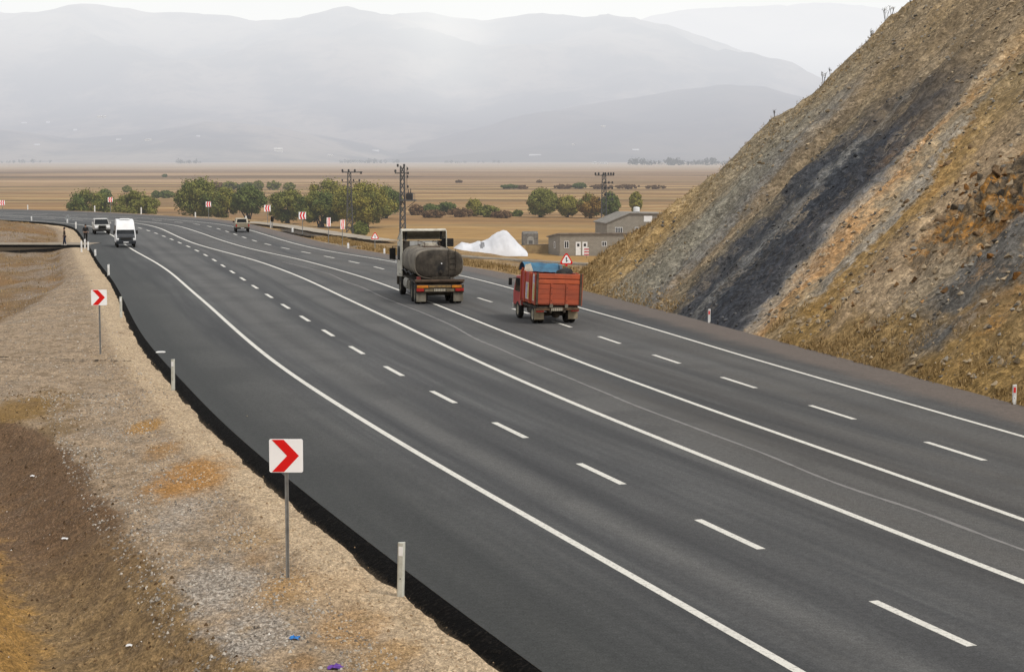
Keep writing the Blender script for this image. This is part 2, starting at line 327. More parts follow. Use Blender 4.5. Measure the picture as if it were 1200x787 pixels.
def plain_mat():
    g = G('plain_grassland'); P = g.pos(); x, y, z = g.sep(P)
    ly = g.math('LOGARITHM', g.math('MAXIMUM', y, 50.0), math.e)
    warp = g.math('MULTIPLY', g.math('SUBTRACT', g.noise(g.comb(g.math('MULTIPLY', x, 0.0016), g.math('MULTIPLY', y, 0.0016), 0.0), 1.0, 4), 0.5), 0.36)
    b = g.noise(g.comb(g.math('MULTIPLY', x, 0.0012), g.math('MULTIPLY', g.math('ADD', ly, warp), 10.5), 0.0), 1.0, 5, 0.62)
    col = g.ramp(b, [(0.34, (0.12, 0.074, 0.038)), (0.44, (0.23, 0.142, 0.070)), (0.52, (0.30, 0.185, 0.092)), (0.60, (0.42, 0.29, 0.155)), (0.7, (0.19, 0.12, 0.064))])
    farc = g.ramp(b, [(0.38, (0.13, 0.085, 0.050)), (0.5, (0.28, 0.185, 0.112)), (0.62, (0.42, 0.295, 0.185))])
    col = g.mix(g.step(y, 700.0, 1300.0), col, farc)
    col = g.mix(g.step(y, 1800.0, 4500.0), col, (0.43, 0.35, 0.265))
    gold = g.mix(g.noise(g.scale(P, (0.03, 0.09, 0.1)), 1.0, 5, 0.65), (0.29, 0.175, 0.070), (0.45, 0.30, 0.14))
    col = g.mix(g.math('MULTIPLY', g.step(y, 470.0, 400.0), 0.75), col, gold)
    strip = g.step(g.noise(g.comb(g.math('MULTIPLY', x, 0.0009), g.math('MULTIPLY', ly, 26.0), 9.0), 1.0, 3, 0.5), 0.55, 0.62)
    col = g.mix(g.math('MULTIPLY', g.math('MULTIPLY', strip, g.step(y, 480.0, 560.0)), g.math('MULTIPLY', g.step(y, 1500.0, 1000.0), 0.95)), col, (0.52, 0.385, 0.20))
    strip2 = g.step(g.noise(g.comb(g.math('MULTIPLY', x, 0.0012), g.math('MULTIPLY', ly, 22.0), 2.0), 1.0, 3, 0.5), 0.58, 0.66)
    col = g.mix(g.math('MULTIPLY', g.math('MULTIPLY', strip2, g.step(y, 520.0, 620.0)), g.math('MULTIPLY', g.step(y, 3000.0, 1500.0), 0.85)), col, (0.125, 0.105, 0.055))
    br = g.step(g.noise(g.comb(g.math('MULTIPLY', x, 0.004), g.math('MULTIPLY', y, 0.02), 5.0), 1.0, 4, 0.6), 0.52, 0.62)
    col = g.mix(g.math('MULTIPLY', br, 0.5), col, (0.20, 0.130, 0.072))
    col = g.mix(g.math('MULTIPLY', g.step(g.noise(g.scale(P, (0.006, 0.011, 0.01)), 1.0, 5, 0.6), 0.50, 0.60), g.math('MULTIPLY', g.step(y, 3000.0, 1400.0), 0.5)), col, (0.16, 0.115, 0.06))
    col = g.n('HueSaturation', {'Saturation': 1.12, 'Value': 0.94, 'Color': col}).outputs[0]
    col = g.mix(1.0, col, g.ramp(g.noise(g.scale(P, (0.15, 0.5, 0.2)), 1.0, 6, 0.75), [(0.3, 0.72), (0.7, 1.25)]), 'MULTIPLY')
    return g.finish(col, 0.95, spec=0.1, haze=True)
def bank_mat():
    g = G('dry_grass_bank'); P = g.pos()
    n = g.noise(g.scale(P, (1, 0.6, 1)), 0.9, 6, 0.7); f = g.noise(P, 7.0, 4, 0.8); w = g.noise(P, 0.12, 3)
    col = g.ramp(n, [(0.3, (0.135, 0.085, 0.038)), (0.5, (0.27, 0.175, 0.080)), (0.7, (0.41, 0.285, 0.145))])
    col = g.mix(g.math('MULTIPLY', g.step(w, 0.5, 0.65), 0.5), col, (0.30, 0.235, 0.17))
    col = g.mix(1.0, col, g.ramp(f, [(0.3, 0.65), (0.7, 1.3)]), 'MULTIPLY')
    return g.finish(col, 0.95, spec=0.1, haze=True, normal=g.bump(f, 0.7, 0.1))
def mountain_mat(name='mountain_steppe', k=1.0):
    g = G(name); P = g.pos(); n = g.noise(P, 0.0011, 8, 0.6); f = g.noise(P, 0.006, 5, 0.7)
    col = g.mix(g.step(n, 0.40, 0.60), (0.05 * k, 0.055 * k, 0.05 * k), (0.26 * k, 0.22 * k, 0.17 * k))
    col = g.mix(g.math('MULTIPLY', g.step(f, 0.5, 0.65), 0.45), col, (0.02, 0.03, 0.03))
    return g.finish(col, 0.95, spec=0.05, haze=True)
ASPHALT, PAINT, VERGE, TAR, PLAIN, BANK, MOUNT = asphalt_mat(), line_mat(), verge_mat(), tar_mat(), plain_mat(), bank_mat(), mountain_mat()

# ------------------------------------------------------------------ the road and its markings
def hit(C, p, nrm, hint):
    """distance from p along nrm to polyline C"""
    best = None
    for i in range(max(0, hint - 45), min(len(C) - 1, hint + 45)):
        a, b = C[i], C[i + 1]; e = b - a
        den = nrm.x * e.y - nrm.y * e.x
        if abs(den) < 1e-9: continue
        q = a - p; t = (q.x * e.y - q.y * e.x) / den; u = (q.x * nrm.y - q.y * nrm.x) / den
        if -0.01 <= u <= 1.01 and t > 0 and (best is None or t < best): best = t
    return best
rows = []
lastl, lastr = 10.0, 8.0
for i in range(0, len(LINE_B) - 1):
    p, d, nl = frame_at(LINE_B, i)
    hl = near_curve(LEFT_EDGE, p)[0]; hr = near_curve(RIGHT_EDGE, p)[0]
    l = hit(LEFT_EDGE, p, nl, int(hl)); r = hit(RIGHT_EDGE, p, -nl, int(hr))
    if l is None or l > 22: l = lastl
    if r is None or r > 26: r = lastr
    lastl, lastr = l, r; rows.append((i, p, nl, l, r))
P, AT = [], []; NV = 13
for i, p, nl, l, r in rows:
    for j in range(NV):
        o = l - (l + r) * j / (NV - 1); q = p + nl * o
        P.append((q.x, q.y, 0.0)); AT.append((float(i), l - o, o + r))
tag(grid('road', P, len(rows), NV, ASPHALT, {'lane': AT}), kind='structure')

def ribbon(name, C, w, z, m, s0=0.0, s1=None, step=1.0, mb=None, wob=0.0):
    own = mb is None; mb = mb or MB(); s1 = len(C) - 2 if s1 is None else s1
    n = max(2, int(math.ceil((s1 - s0) / step)) + 1); vs = []
    for k in range(n):
        p, d, nl = frame_at(C, s0 + (s1 - s0) * k / (n - 1))
        ww = w * (1 + wob * noise.noise(Vector((p.x * 3, p.y * 3, 0))))
        a = p + nl * ww / 2; b = p - nl * ww / 2; vs += [(a.x, a.y, z), (b.x, b.y, z)]
    mb.add(vs, [(2 * k, 2 * k + 1, 2 * k + 3, 2 * k + 2) for k in range(n - 1)])
    if own: return tag(mb.build(name, m), kind='structure')
    return mb
for C, w in ((LINE_A, 0.178), (LINE_B, 0.19), (LINE_C, 0.175), (LINE_D, 0.16)): ribbon('road_marking', C, w, 0.004, PAINT)
def dashes(C, first, period, w, ln):
    mb = MB(); s = near_curve(C, ground_at(*first))[0]; s0 = s
    while s0 > 4: s0 -= period
    while s0 < len(C) - 6:
        if s0 > 0: ribbon('', C, w, 0.004, PAINT, s0 - ln / 2, s0 + ln / 2, 0.75, mb)
        s0 += period
    tag(mb.build('road_marking', PAINT), kind='structure')
dashes(LINE_E, EP[0], 7.27, 0.18, 3.0); dashes(LINE_F, FP[0], 7.36, 0.17, 3.05)
seam_px = [(330, 306.5), (360.7, 313.9), (387, 321), (407.5, 331), (421.7, 335.3), (434, 341), (448, 347.9), (472.5, 357.6), (492, 365), (511, 372.9), (531.5, 382), (545, 390), (560, 398.3), (585, 408), (600, 415.2), (633, 429), (661, 440), (689, 452), (712, 461), (737.3, 472.4), (778, 487.6), (830, 507), (893, 530), (976, 565.4), (1042, 587), (1103, 607), (1141.5, 623.9), (1200, 644)]
seam = [Vector((16.6, 10)), Vector((12.9, 23))] + [Vector(ground_at(*p)) for p in reversed(seam_px)]
seam = smooth_curve(seam, 1.0, 1, 1)
g = G('seam_dust'); P_ = g.pos()
SEAM = g.finish(g.mix(g.noise(P_, 4.0, 4), (0.13, 0.125, 0.12), (0.27, 0.26, 0.25)), 0.9)
ribbon('road_seam', seam, 0.10, 0.004, SEAM, step=0.4, wob=0.8)

# ------------------------------------------------------------------ left verge: tar edge, bench, ditch, slopes
NEARV = [0.36, 0.50, 0.75, 0.9, 1.05, 1.25, 1.4, 1.6, 1.8, 2.0, 2.25, 2.5, 2.75, 3.0, 3.25, 3.5, 3.75, 4.0, 4.25, 4.5, 4.75, 5.0, 5.25, 5.5, 5.75, 6.0, 6.3, 6.6, 7.0, 7.4, 7.8, 8.3, 8.8, 9.4, 10, 10.8, 11.6, 12.6, 13.6, 15, 17, 20, 24, 30]
def verge_z(v, D, x, y):
    """height left of the road and what the soil is there (0 bench, 1 ditch soil, 1.8 clay bank, 3 grass)"""
    z = -0.20 + 0.05 * fbm(x * 0.5, y * 0.5) + 0.018 * fbm(x * 3, y * 3, 2)
    z += 0.05 * math.exp(-((v - 1.25) / 0.35) ** 2)
    kind = 0.0; grass = 0.0
    vd = interp([(20, 3.9), (34, 4.0), (48, 4.3), (54, 5.4), (60, 7.6), (72, 15), (80, 20)], D) + 0.35 * noise.noise(Vector((y * 0.35, 1, 0))) + 0.2 * noise.noise(Vector((y * 1.3, 4, 0)))
    t = v - vd
    if D < 80 and t > -0.4:
        dep = interp([(20, 0.75), (40, 0.95), (60, 1.1)], D)
        z -= dep * sst(t, -0.3, 2.0)
        bank = interp([(20, 0.75), (40, 0.6), (52, 0.35), (62, 0.12), (80, 0.0)], D)
        z += bank * max(0, t - 2.3) * min(1, max(0, t - 2.3) / 0.8)
        z += 0.10 * fbm(x * 0.9, y * 0.9, 5) * sst(t, 0, 1.5)
        kind = sst(t, -0.25, 0.25) * 0.8 + sst(t, 1.3, 3.2) * 1.1
    if D > 58:
        gz = sst(v, interp([(58, 9), (74, 6.5), (95, 3.6), (120, 1.7), (240, 1.3)], D), interp([(58, 14), (74, 10), (95, 7), (120, 3.5), (240, 2.6)], D))
        w = sst(D, 58, 72)
        grass = gz * w
        low = -0.9 * sst(D, 70, 100) * (1 - sst(D, 154, 162))
        up = sst(D, 160, 172) * (0.06 + 0.085 * max(0, v - 2.5)) * (1 - sst(D, 215, 235))
        z += w * gz * (low * (0.6 + 0.05 * min(v, 14)) + up * 1.6 + 0.28 * fbm(x * 0.25, y * 0.25, 7))
    return z, kind, grass
srows = []; s = 2.0
while s < len(LEFT_EDGE) - 2:
    srows.append(s); s += 0.22 if s < 48 else (0.35 if s < 75 else 0.8)
P, AT, A2 = [], [], []; TP = []
for s in srows:
    p, d, nl = frame_at(LEFT_EDGE, s)
    tp = interp([(45, 1.0), (110, 0.4)], p.y); e = 0.06 * noise.noise(Vector((s * 0.9, 0, 3))) + 0.035 * noise.noise(Vector((s * 3.1, 0, 9))) + 0.02 * noise.noise(Vector((s * 9.0, 0, 2))) - 0.38 * (1 - tp)
    for k, v in enumerate(NEARV):
        vv = v + e * max(0, 1 - k / 12); q = p + nl * vv
        z, kind, gr_ = verge_z(v, p.y if p.y < 225 else 225, q.x, q.y)
        P.append((q.x, q.y, z)); AT.append((s, vv, kind)); A2.append((gr_, 0, 0))
    for k in range(5):
        vv = (0.39 + e) * k / 4 * 1.06; q = p + nl * vv
        TP.append((q.x, q.y, -0.002 - 0.22 * (k / 4) ** 1.3 + (0.02 * noise.noise(Vector((q.x * 5, q.y * 5, 0))) if 0 < k < 4 else 0)))
tag(grid('dirt_verge', P, len(srows), len(NEARV), VERGE, {'lane': AT, 'cover': A2}), kind='structure')
tag(grid('tar_edge', TP, len(srows), 5, TAR), kind='structure')

# side road with its tarred edge
sx, sy = ground_at(100, 287)
SIDE = paint('side_road_gravel', (0.30, 0.25, 0.19), (0.20, 0.17, 0.13), 0.6, 0.95)
P = []
for i in range(31):
    x = sx + 0.4 - i * 1.6; yb = sy + 0.02 * i * i * 0.3
    for y, z in ((0.0, 0.02), (0.5, 0.03), (4.2, 0.03), (5.2, -0.6)): P.append((x, yb + y, z + 0.03 * fbm(x * .4, y)))
tag(grid('side_road', P, 31, 4, SIDE), kind='structure')
P = []
for i in range(31):
    x = sx + 0.4 - i * 1.6; yb = sy + 0.02 * i * i * 0.3; dr = min(0.85, 0.12 + 0.08 * i)
    for k in range(4): P.append((x, yb - 1.1 * k / 3, 0.016 - dr * k / 3 + 0.03 * noise.noise(Vector((x, k, 0)))))
tag(grid('tar_edge', P, 31, 4, TAR), kind='structure')
# dark spill across the bench
a, b = Vector(ground_at(0, 419, -0.17)), Vector(ground_at(157, 424, -0.17)); mb = MB(); vs = []
for i in range(60):
    q = a.lerp(b, i / 59); w = 0.13 * (0.4 + abs(noise.noise(Vector((i * 0.5, 0, 0)))) * 2)
    p_, v_ = near_curve(LEFT_EDGE, q)
    vs += [(q.x, q.y - w, -0.155 + .02), (q.x, q.y + w * 0.7, -0.155 + .02)]
mb.add(vs, [(2 * i, 2 * i + 1, 2 * i + 3, 2 * i + 2) for i in range(59) if noise.noise(Vector((i * 0.37, 5, 0))) > -0.12])
tag(mb.build('tar_spill', TAR), kind='structure')

# ------------------------------------------------------------------ valley floor (one sheet to the foot of the mountains) and right-hand bank
PLZ = -8.0
ys = [-60, -20, 10, 30, 60, 90, 110, 120]; y = 126.0
while y < 420: ys.append(y); y += 4
while y < 16000: ys.append(y); y *= 1.05
ys.append(40000)
P = []; NX = 81
def chan(y):  # x of the concrete channel along the bank
    return interp([(100, 27), (129.7, 5.6), (139, -3.2), (151, -9.3), (157, -14.6), (172, -21), (205, -31.5), (235, -37), (262, -57)], y)
for y in ys:
    for j in range(NX):
        t = (j - (NX - 1) / 2) / ((NX - 1) / 2)
        w = 140 + max(0, y) * 0.62; x = w * (0.35 * t + 0.65 * t ** 3)
        z = PLZ + (0.25 * fbm(x * 0.02, y * 0.02) if y < 1500 else 0)
        if y < 60: z = -9
        P.append((x, y, z))
tag(grid('plain', P, len(ys), NX, PLAIN), kind='structure')
# level bank between the right edge of the road and the drop to the plain
P = []; OFF = [-0.3, 0.5, 1.5, 2.5, 4, 5.5, 7, 8.5, 10, 11.5, 13, 15, 18, 22, 26, 31]
ss = [s for s in range(95, len(RIGHT_EDGE) - 2)]
for s in ss:
    p, d, nl = frame_at(RIGHT_EDGE, s)
    wid = interp([(95, 20), (125, 9.0), (140, 8.5), (160, 8.5), (180, 7), (220, 5), (260, 3)], s)
    for o in OFF:
        o2 = o * wid / 13; q = p - nl * o2
        z = -0.03 - 0.10 * sst(o, 0, 2) + 0.08 * fbm(q.x * 0.35, q.y * 0.35) * sst(o, 0, 3)
        z -= 8.6 * sst(o, 13, 31)
        P.append((q.x, q.y, z))
tag(grid('grass_bank', P, len(ss), len(OFF), BANK), kind='structure')

# ------------------------------------------------------------------ mountains
def range_mesh(D, depth, sky, seed, amp, m, x0=-700, x1=1900, nx=330, ny=46):
    P = []
    for i in range(nx):
        px = x0 + (x1 - x0) * i / (nx - 1)
        for j in range(ny):
            t = j / (ny - 1); y = D - depth + depth * 1.6 * t; x = (px - 600) / FOC * D * (0.96 + 0.04 * t)
            top = (HOR - interp(sky, px)) * D / FOC + CAMH - PLZ
            u = (y - (D - depth)) / depth
            prof = sst(u, 0, 1.0) ** 1.25 if u <= 1 else 1 - 0.5 * sst(u, 1, 1.7)
            rid = 1 - abs(fbm(x / 2100 + seed, y / 2600, seed, 5))
            n = (rid - 0.78) * amp * (0.25 + prof) * sst(u, 0.0, 0.35) * (1 - 0.85 * sst(u, 0.8, 1.0) * (1 - sst(u, 1.0, 1.2)))
            P.append((x, y, PLZ - 6 + max(0, top * prof + n) + (0.014 * top * fbm(px / 30, 0, seed, 4) * prof)))
    return tag(grid('mountains', P, nx, ny, m), kind='structure')
MOUNT2 = mountain_mat('mountain_dark_slope', 0.35)
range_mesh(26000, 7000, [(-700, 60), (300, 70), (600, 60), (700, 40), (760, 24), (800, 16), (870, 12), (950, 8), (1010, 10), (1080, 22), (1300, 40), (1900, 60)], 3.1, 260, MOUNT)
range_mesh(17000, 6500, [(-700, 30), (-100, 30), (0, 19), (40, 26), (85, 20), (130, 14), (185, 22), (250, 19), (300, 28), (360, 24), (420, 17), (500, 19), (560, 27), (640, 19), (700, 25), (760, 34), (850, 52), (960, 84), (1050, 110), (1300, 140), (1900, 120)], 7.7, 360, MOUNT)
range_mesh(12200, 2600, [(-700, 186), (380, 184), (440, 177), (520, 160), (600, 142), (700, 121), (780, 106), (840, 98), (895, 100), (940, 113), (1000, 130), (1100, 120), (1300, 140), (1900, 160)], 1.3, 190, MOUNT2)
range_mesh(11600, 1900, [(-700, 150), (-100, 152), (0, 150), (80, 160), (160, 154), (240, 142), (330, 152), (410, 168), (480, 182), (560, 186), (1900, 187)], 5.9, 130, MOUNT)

# ------------------------------------------------------------------ the rock cutting
F0 = Vector((15.23, 54.11)); FD = Vector((-0.2222, 0.9750)); FN = Vector((0.9750, 0.2222)); KS = 0.84
def hill_mat():
    g = G('rock_cutting'); s, v, z = g.sep(g.attr('lane')); P = g.pos()
    # streaks down the face: long in v, short in s
    wob = g.math('MULTIPLY', g.math('SUBTRACT', g.noise(P, 0.25, 5, 0.6), 0.5), 5.5)
    lean = g.math('MULTIPLY', v, -0.42)
    sw = g.math('ADD', g.math('ADD', g.math('ADD', s, wob), lean), g.math('MULTIPLY', g.math('SUBTRACT', g.noise(P, 1.6, 5, 0.75), 0.5), 3.4))
    st = g.noise(g.comb(g.math('MULTIPLY', sw, 0.75), g.math('MULTIPLY', v, 0.11), 0.0), 1.0, 8, 0.68)
    st2 = g.noise(g.comb(g.math('MULTIPLY', sw, 2.9), g.math('MULTIPLY', v, 0.45), 4.0), 1.0, 6, 0.7)
    f = g.noise(P, 3.2, 6, 0.78); f2 = g.noise(P, 13.0, 4, 0.8); big = g.noise(P, 0.30, 5, 0.62)
    u = g.math('DIVIDE', g.math('ADD', sw, 20.0), 80.0)
    def U(a): return (a + 20.0) / 80.0
    zone = g.ramp(u, [(U(-16), (0.19, 0.14, 0.075)), (U(3), (0.19, 0.135, 0.072)), (U(6), (0.20, 0.14, 0.075)), (U(7.5), (0.105, 0.098, 0.088)),
                      (U(9.5), (0.115, 0.108, 0.098)), (U(11), (0.20, 0.165, 0.12)), (U(14), (0.29, 0.225, 0.155)), (U(17), (0.27, 0.20, 0.13)), (U(18.3), (0.26, 0.18, 0.092)),
                      (U(19.6), (0.27, 0.18, 0.085)), (U(20.3), (0.25, 0.225, 0.19)), (U(21.5), (0.30, 0.24, 0.165)), (U(22.8), (0.38, 0.235, 0.125)), (U(24), (0.33, 0.265, 0.195)),
                      (U(25), (0.125, 0.12, 0.115)), (U(26), (0.050, 0.051, 0.056)), (U(29), (0.034, 0.037, 0.044)), (U(30.4), (0.05, 0.053, 0.058)), (U(30.9), (0.15, 0.145, 0.135)),
                      (U(31.5), (0.042, 0.045, 0.051)), (U(33.4), (0.052, 0.053, 0.057)), (U(34.8), (0.15, 0.125, 0.09)), (U(36.5), (0.20, 0.155, 0.105)), (U(38), (0.15, 0.14, 0.125)),
                      (U(41), (0.19, 0.175, 0.14)), (U(44), (0.20, 0.17, 0.125)), (U(48), (0.22, 0.18, 0.12))])
    zone = g.mix(g.math('MULTIPLY', g.step(g.math('ADD', s, wob), 45.0, 48.5), g.step(v, 9.0, 3.5)), zone, g.mix(st2, (0.18, 0.125, 0.062), (0.35, 0.25, 0.135)))
    # the dark shale thins out up the slope into grassy grey
    up = g.step(g.math('ADD', v, g.math('MULTIPLY', g.math('SUBTRACT', big, 0.5), 9.0)), 9.0, 16.5)
    zone = g.mix(g.math('MULTIPLY', up, 0.72), zone, g.mix(st2, (0.17, 0.125, 0.075), (0.31, 0.235, 0.145)))
    zone = g.mix(g.math('MULTIPLY', g.math('MULTIPLY', g.step(v, 8.0, 14.0), g.step(u, U(25), U(19))), 0.75), zone, g.mix(st2, (0.125, 0.10, 0.06), (0.235, 0.185, 0.115)))
    light = g.math('MULTIPLY', g.step(st, 0.53, 0.66), g.step(big, 0.38, 0.62))
    col = g.mix(g.math('MULTIPLY', light, 0.65), zone, (0.38, 0.30, 0.205))
    dark = g.math('MULTIPLY', g.step(st, 0.46, 0.34), 0.6)
    col = g.mix(dark, col, (0.060, 0.054, 0.047))
    och = g.math('MULTIPLY', g.step(g.noise(g.comb(g.math('MULTIPLY', sw, 0.5), g.math('MULTIPLY', v, 0.16), 9.0), 1.0, 5, 0.6), 0.56, 0.70), g.step(u, U(30), U(20)))
    col = g.mix(g.math('MULTIPLY', och, 0.65), col, (0.32, 0.185, 0.08))
    # dry grass creeping up from the foot
    low = g.step(g.math('ADD', v, g.math('MULTIPLY', g.math('SUBTRACT', g.noise(P, 0.5, 5, 0.6), 0.5), 6.0)), 2.6, 0.6)
    gr = g.step(u, U(25), U(19))
    col = g.mix(g.math('MULTIPLY', g.math('MULTIPLY', low, gr), 0.8), col, g.mix(f, (0.12, 0.080, 0.034), (0.30, 0.20, 0.09)))
    # rusty broken rock near the right
    rc = g.n('VectorMath', {0: g.comb(g.math('DIVIDE', g.math('SUBTRACT', s, 14.6), 3.4), g.math('DIVIDE', g.math('SUBTRACT', v, 6.4), 2.8), 0.0)}, operation='LENGTH').outputs['Value']
    rm = g.step(g.math('ADD', rc, g.math('MULTIPLY', g.math('SUBTRACT', big, 0.5), 1.6)), 1.15, 0.5)
    rock = g.ramp(g.noise(P, 0.9, 5, 0.7), [(0.36, (0.026, 0.021, 0.016)), (0.44, (0.085, 0.065, 0.045)), (0.49, (0.15, 0.105, 0.06)), (0.56, (0.30, 0.145, 0.042)), (0.64, (0.27, 0.185, 0.105))])
    col = g.mix(g.math('MULTIPLY', rm, 0.85), col, rock)
    col = g.n('HueSaturation', {'Saturation': 1.10, 'Value': 1.16, 'Color': col}).outputs[0]
    col = g.mix(1.0, col, g.ramp(st2, [(0.36, 0.70), (0.5, 1.0), (0.64, 1.32)]), 'MULTIPLY')
    col = g.mix(1.0, col, g.ramp(f, [(0.38, 0.68), (0.5, 1.0), (0.62, 1.34)]), 'MULTIPLY')
    col = g.mix(1.0, col, g.ramp(f2, [(0.38, 0.76), (0.62, 1.26)]), 'MULTIPLY')
    ps = g.n('VectorMath', {0: P, 1: g.comb(g.math('MULTIPLY', f, 0.35), g.math('MULTIPLY', f2, 0.2), 0.0)}, operation='ADD').outputs[0]
    col = g.mix(1.0, col, g.cells(ps, 3.1, 0.86, 1.13), 'MULTIPLY'); c2 = g.cells(ps, 8.0, 0.74, 1.26); col = g.mix(1.0, col, c2, 'MULTIPLY')
    h = g.math('ADD', g.math('MULTIPLY', f, 0.5), g.math('MULTIPLY', f2, 0.3))
    return g.finish(col, 0.95, 0, g.bump(g.math('ADD', h, g.math('MULTIPLY', c2, 0.15)), 0.6, 0.16), spec=0.1)
def hill_h(s, v):
    x = F0.x + FD.x * s + FN.x * v; y = F0.y + FD.y * s + FN.y * v
    k = KS * v - 0.035 * max(0, v - 24) ** 2 * 0.6
    nose = 50.6 + 2.6 * math.exp(-v / 2.2) + 0.5 * noise.noise(Vector((v * 0.4, 3, 0))) + 0.25 * noise.noise(Vector((v * 1.3, 8, 0)))
    t = s - nose
    h = k - (1.15 * t * sst(t, -1.0, 1.5) if t > -1.0 else 0)
    a = sst(v, 0.0, 2.0) * sst(s, -60, -40)
    sl_ = s - 0.42 * v; rill = fbm(sl_ * 0.9, v * 0.16, 2, 5) * 0.30 - 0.30 * max(0, noise.noise(Vector((sl_ * 0.55, v * 0.07, 11))))  + fbm(s * 0.22, v * 0.12, 6, 3) * 0.55
    fine = fbm(x * 1.3, y * 1.3, k * 1.3, 4) * 0.12
    rk = math.exp(-(((s - 14.4) / 3.6) ** 2 + ((v - 6.4) / 3.0) ** 2))
    rough = rk * 1.15 * (abs(fbm(x * 0.9, y * 0.9, k * 0.9, 4)) + .5 * abs(noise.noise(Vector((x * 2.1, y * 2.1, k * 2.1)))))
    h += a * (rill + fine + rough) + 0.12 * sst(v, 0, 0.5) * fbm(s * 0.8, 1, 1, 3)
    # toe hummock in front of the nose
    h += 1.0 * math.exp(-(((s - 54.0) / 4.0) ** 2 + ((v - 3.0) / 3.0) ** 2))
    return max(h, PLZ - 1)
svals = []; s = -52.0
while s < 76: svals.append(s); s += 0.24 if s > -2 and s < 56 else 1.0
vvals = []; v = -0.25
while v < 34: vvals.append(v); v += 0.22 if v < 24 else 1.0
P, AT = [], []
for s in svals:
    for v in vvals:
        p = F0 + FD * s + FN * v; h = hill_h(s, v) if v > 0 else -0.1
        P.append((p.x, p.y, h)); AT.append((s, v, h))
hill = tag(grid('hillside', P, len(svals), len(vvals), hill_mat(), {'lane': AT}), kind='structure')
def hill_pt(s, v):
    p = F0 + FD * s + FN * v; return (p.x, p.y, hill_h(s, v))
def on_hill(px, py):
    r = (px - 600) / FOC; u = (393.5 - py) / FOC
    dy = math.cos(PITCH) + u * math.sin(PITCH); dz = -math.sin(PITCH) + u * math.cos(PITCH)
    dr = Vector((r, dy)); t = (-KS * F0.dot(FN) - CAMH) / (dz - KS * dr.dot(FN)); q = dr * t
    return (q - F0).dot(FD), (q - F0).dot(FN)
# ------------------------------------------------------------------ common paints
STEEL = paint('galvanised_steel', (0.33, 0.34, 0.34), (0.22, 0.225, 0.225), 4, 0.5, 0.5)
SIGNW = paint('sign_white', (0.96, 0.96, 0.97), (0.93, 0.93, 0.94), 2, 0.35)
SIGNR = paint('sign_red', (0.78, 0.010, 0.012), (0.68, 0.012, 0.012), 2, 0.35)
SIGNBACK = paint('sign_back', (0.30, 0.31, 0.32), (0.24, 0.25, 0.25), 3, 0.5, 0.3)
BLACK = paint('black_matte', (0.012, 0.012, 0.013), (0.025, 0.023, 0.02), 5, 0.7)
POSTW = paint('post_plastic', (0.60, 0.61, 0.55), (0.47, 0.47, 0.41), 6, 0.6)
POSTWW = paint('post_white', (0.80, 0.80, 0.78), (0.66, 0.65, 0.62), 6, 0.6)
REFW = paint('reflector_white', (0.92, 0.92, 0.92), (0.88, 0.88, 0.88), 4, 0.25)
REFR = paint('reflector_red', (0.80, 0.05, 0.045), (0.70, 0.04, 0.04), 4, 0.3)
RUBBER = paint('rubber', (0.012, 0.012, 0.012), (0.045, 0.040, 0.034), 5, 0.85)
GLASS = paint('dark_glass', (0.012, 0.014, 0.016), (0.022, 0.024, 0.026), 1.0, 0.22, 0, spec=0.25)

# ------------------------------------------------------------------ chevron signs, warning signs, marker posts
def plate_outline(w, h, r, n=5):
    pts = []
    for cx, cz, a0 in ((w / 2 - r, h / 2 - r, 0), (-w / 2 + r, h / 2 - r, 90), (-w / 2 + r, -h / 2 + r, 180), (w / 2 - r, -h / 2 + r, 270)):
        for k in range(n + 1):
            a = R(a0 + 90 * k / n); pts.append((cx + r * math.cos(a), cz + r * math.sin(a)))
    return pts
def flat_plate(name, pts, y0, y1, m, parent, zc, xc=0.0, bevel=0):
    mb = MB(); mb.loft([[(xc + x, y0, zc + z) for x, z in pts], [(xc + x, y1, zc + z) for x, z in pts]]); return mb.build(name, m, parent)
def chevron_sign(loc, rz, label, right=True, top=2.53, size=0.605, double=False, group='red chevron signs'):
    root = empty('chevron_sign', loc, R(rz), label=label, cat='road sign', group=group)
    # front faces local -Y
    mb = MB(); mb.loft([[(-.032, .045, -.3), (.032, .045, -.3), (.032, .012, -.3), (.02, .012, -.3), (.02, .035, -.3), (-.02, .035, -.3), (-.02, .012, -.3), (-.032, .012, -.3)],
                        [(-.032, .045, top - .06), (.032, .045, top - .06), (.032, .012, top - .06), (.02, .012, top - .06), (.02, .035, top - .06), (-.02, .035, top - .06), (-.02, .012, top - .06), (-.032, .012, top - .06)]])
    mb.build('pole', STEEL, root)
    zc = top - size / 2; h = size / 2
    pl = flat_plate('sign_plate', plate_outline(size, size, 0.035), -0.006, 0.004, SIGNW, root, zc)
    bk = flat_plate('back_panel', plate_outline(size * 0.985, size * 0.985, 0.033), 0.0042, 0.0095, SIGNBACK, root, zc)
    s = 1 if right else -1
    def chev(x0, tip, t):
        q = [(x0, h - .012), (x0 + t, h - .012), (tip, 0), (x0 + t, -h + .012), (x0, -h + .012), (tip - t, 0)]
        m = MB(); m.loft([[(s * x, -0.0105, zc + z) for x, z in q], [(s * x, -0.0075, zc + z) for x, z in q]]); m.build('chevron_mark', SIGNR, root)
    if double: chev(-.27, -0.02, .15); chev(0.0, .26, .15)
    else: chev(-.255, .232, .215)
    return root
def sign_spot(px, py): x, y = ground_at(px, py, -0.2); return (x, y, -0.21)
chevron_sign(sign_spot(337, 676), 0, 'large red and white chevron sign on a steel pole, nearest of all')
chevron_sign(sign_spot(117.5, 415.5), 0, 'smaller red and white chevron sign on the left verge beyond the large one')
def far_sign(px, py, rz, label, dbl=True, right=False, top=2.1, sz=0.62):
    x, y = ground_at(px, py, -0.1); return chevron_sign((x, y, -0.12), rz, label, right, top, sz, dbl, 'far chevron signs round the outside of the bend')
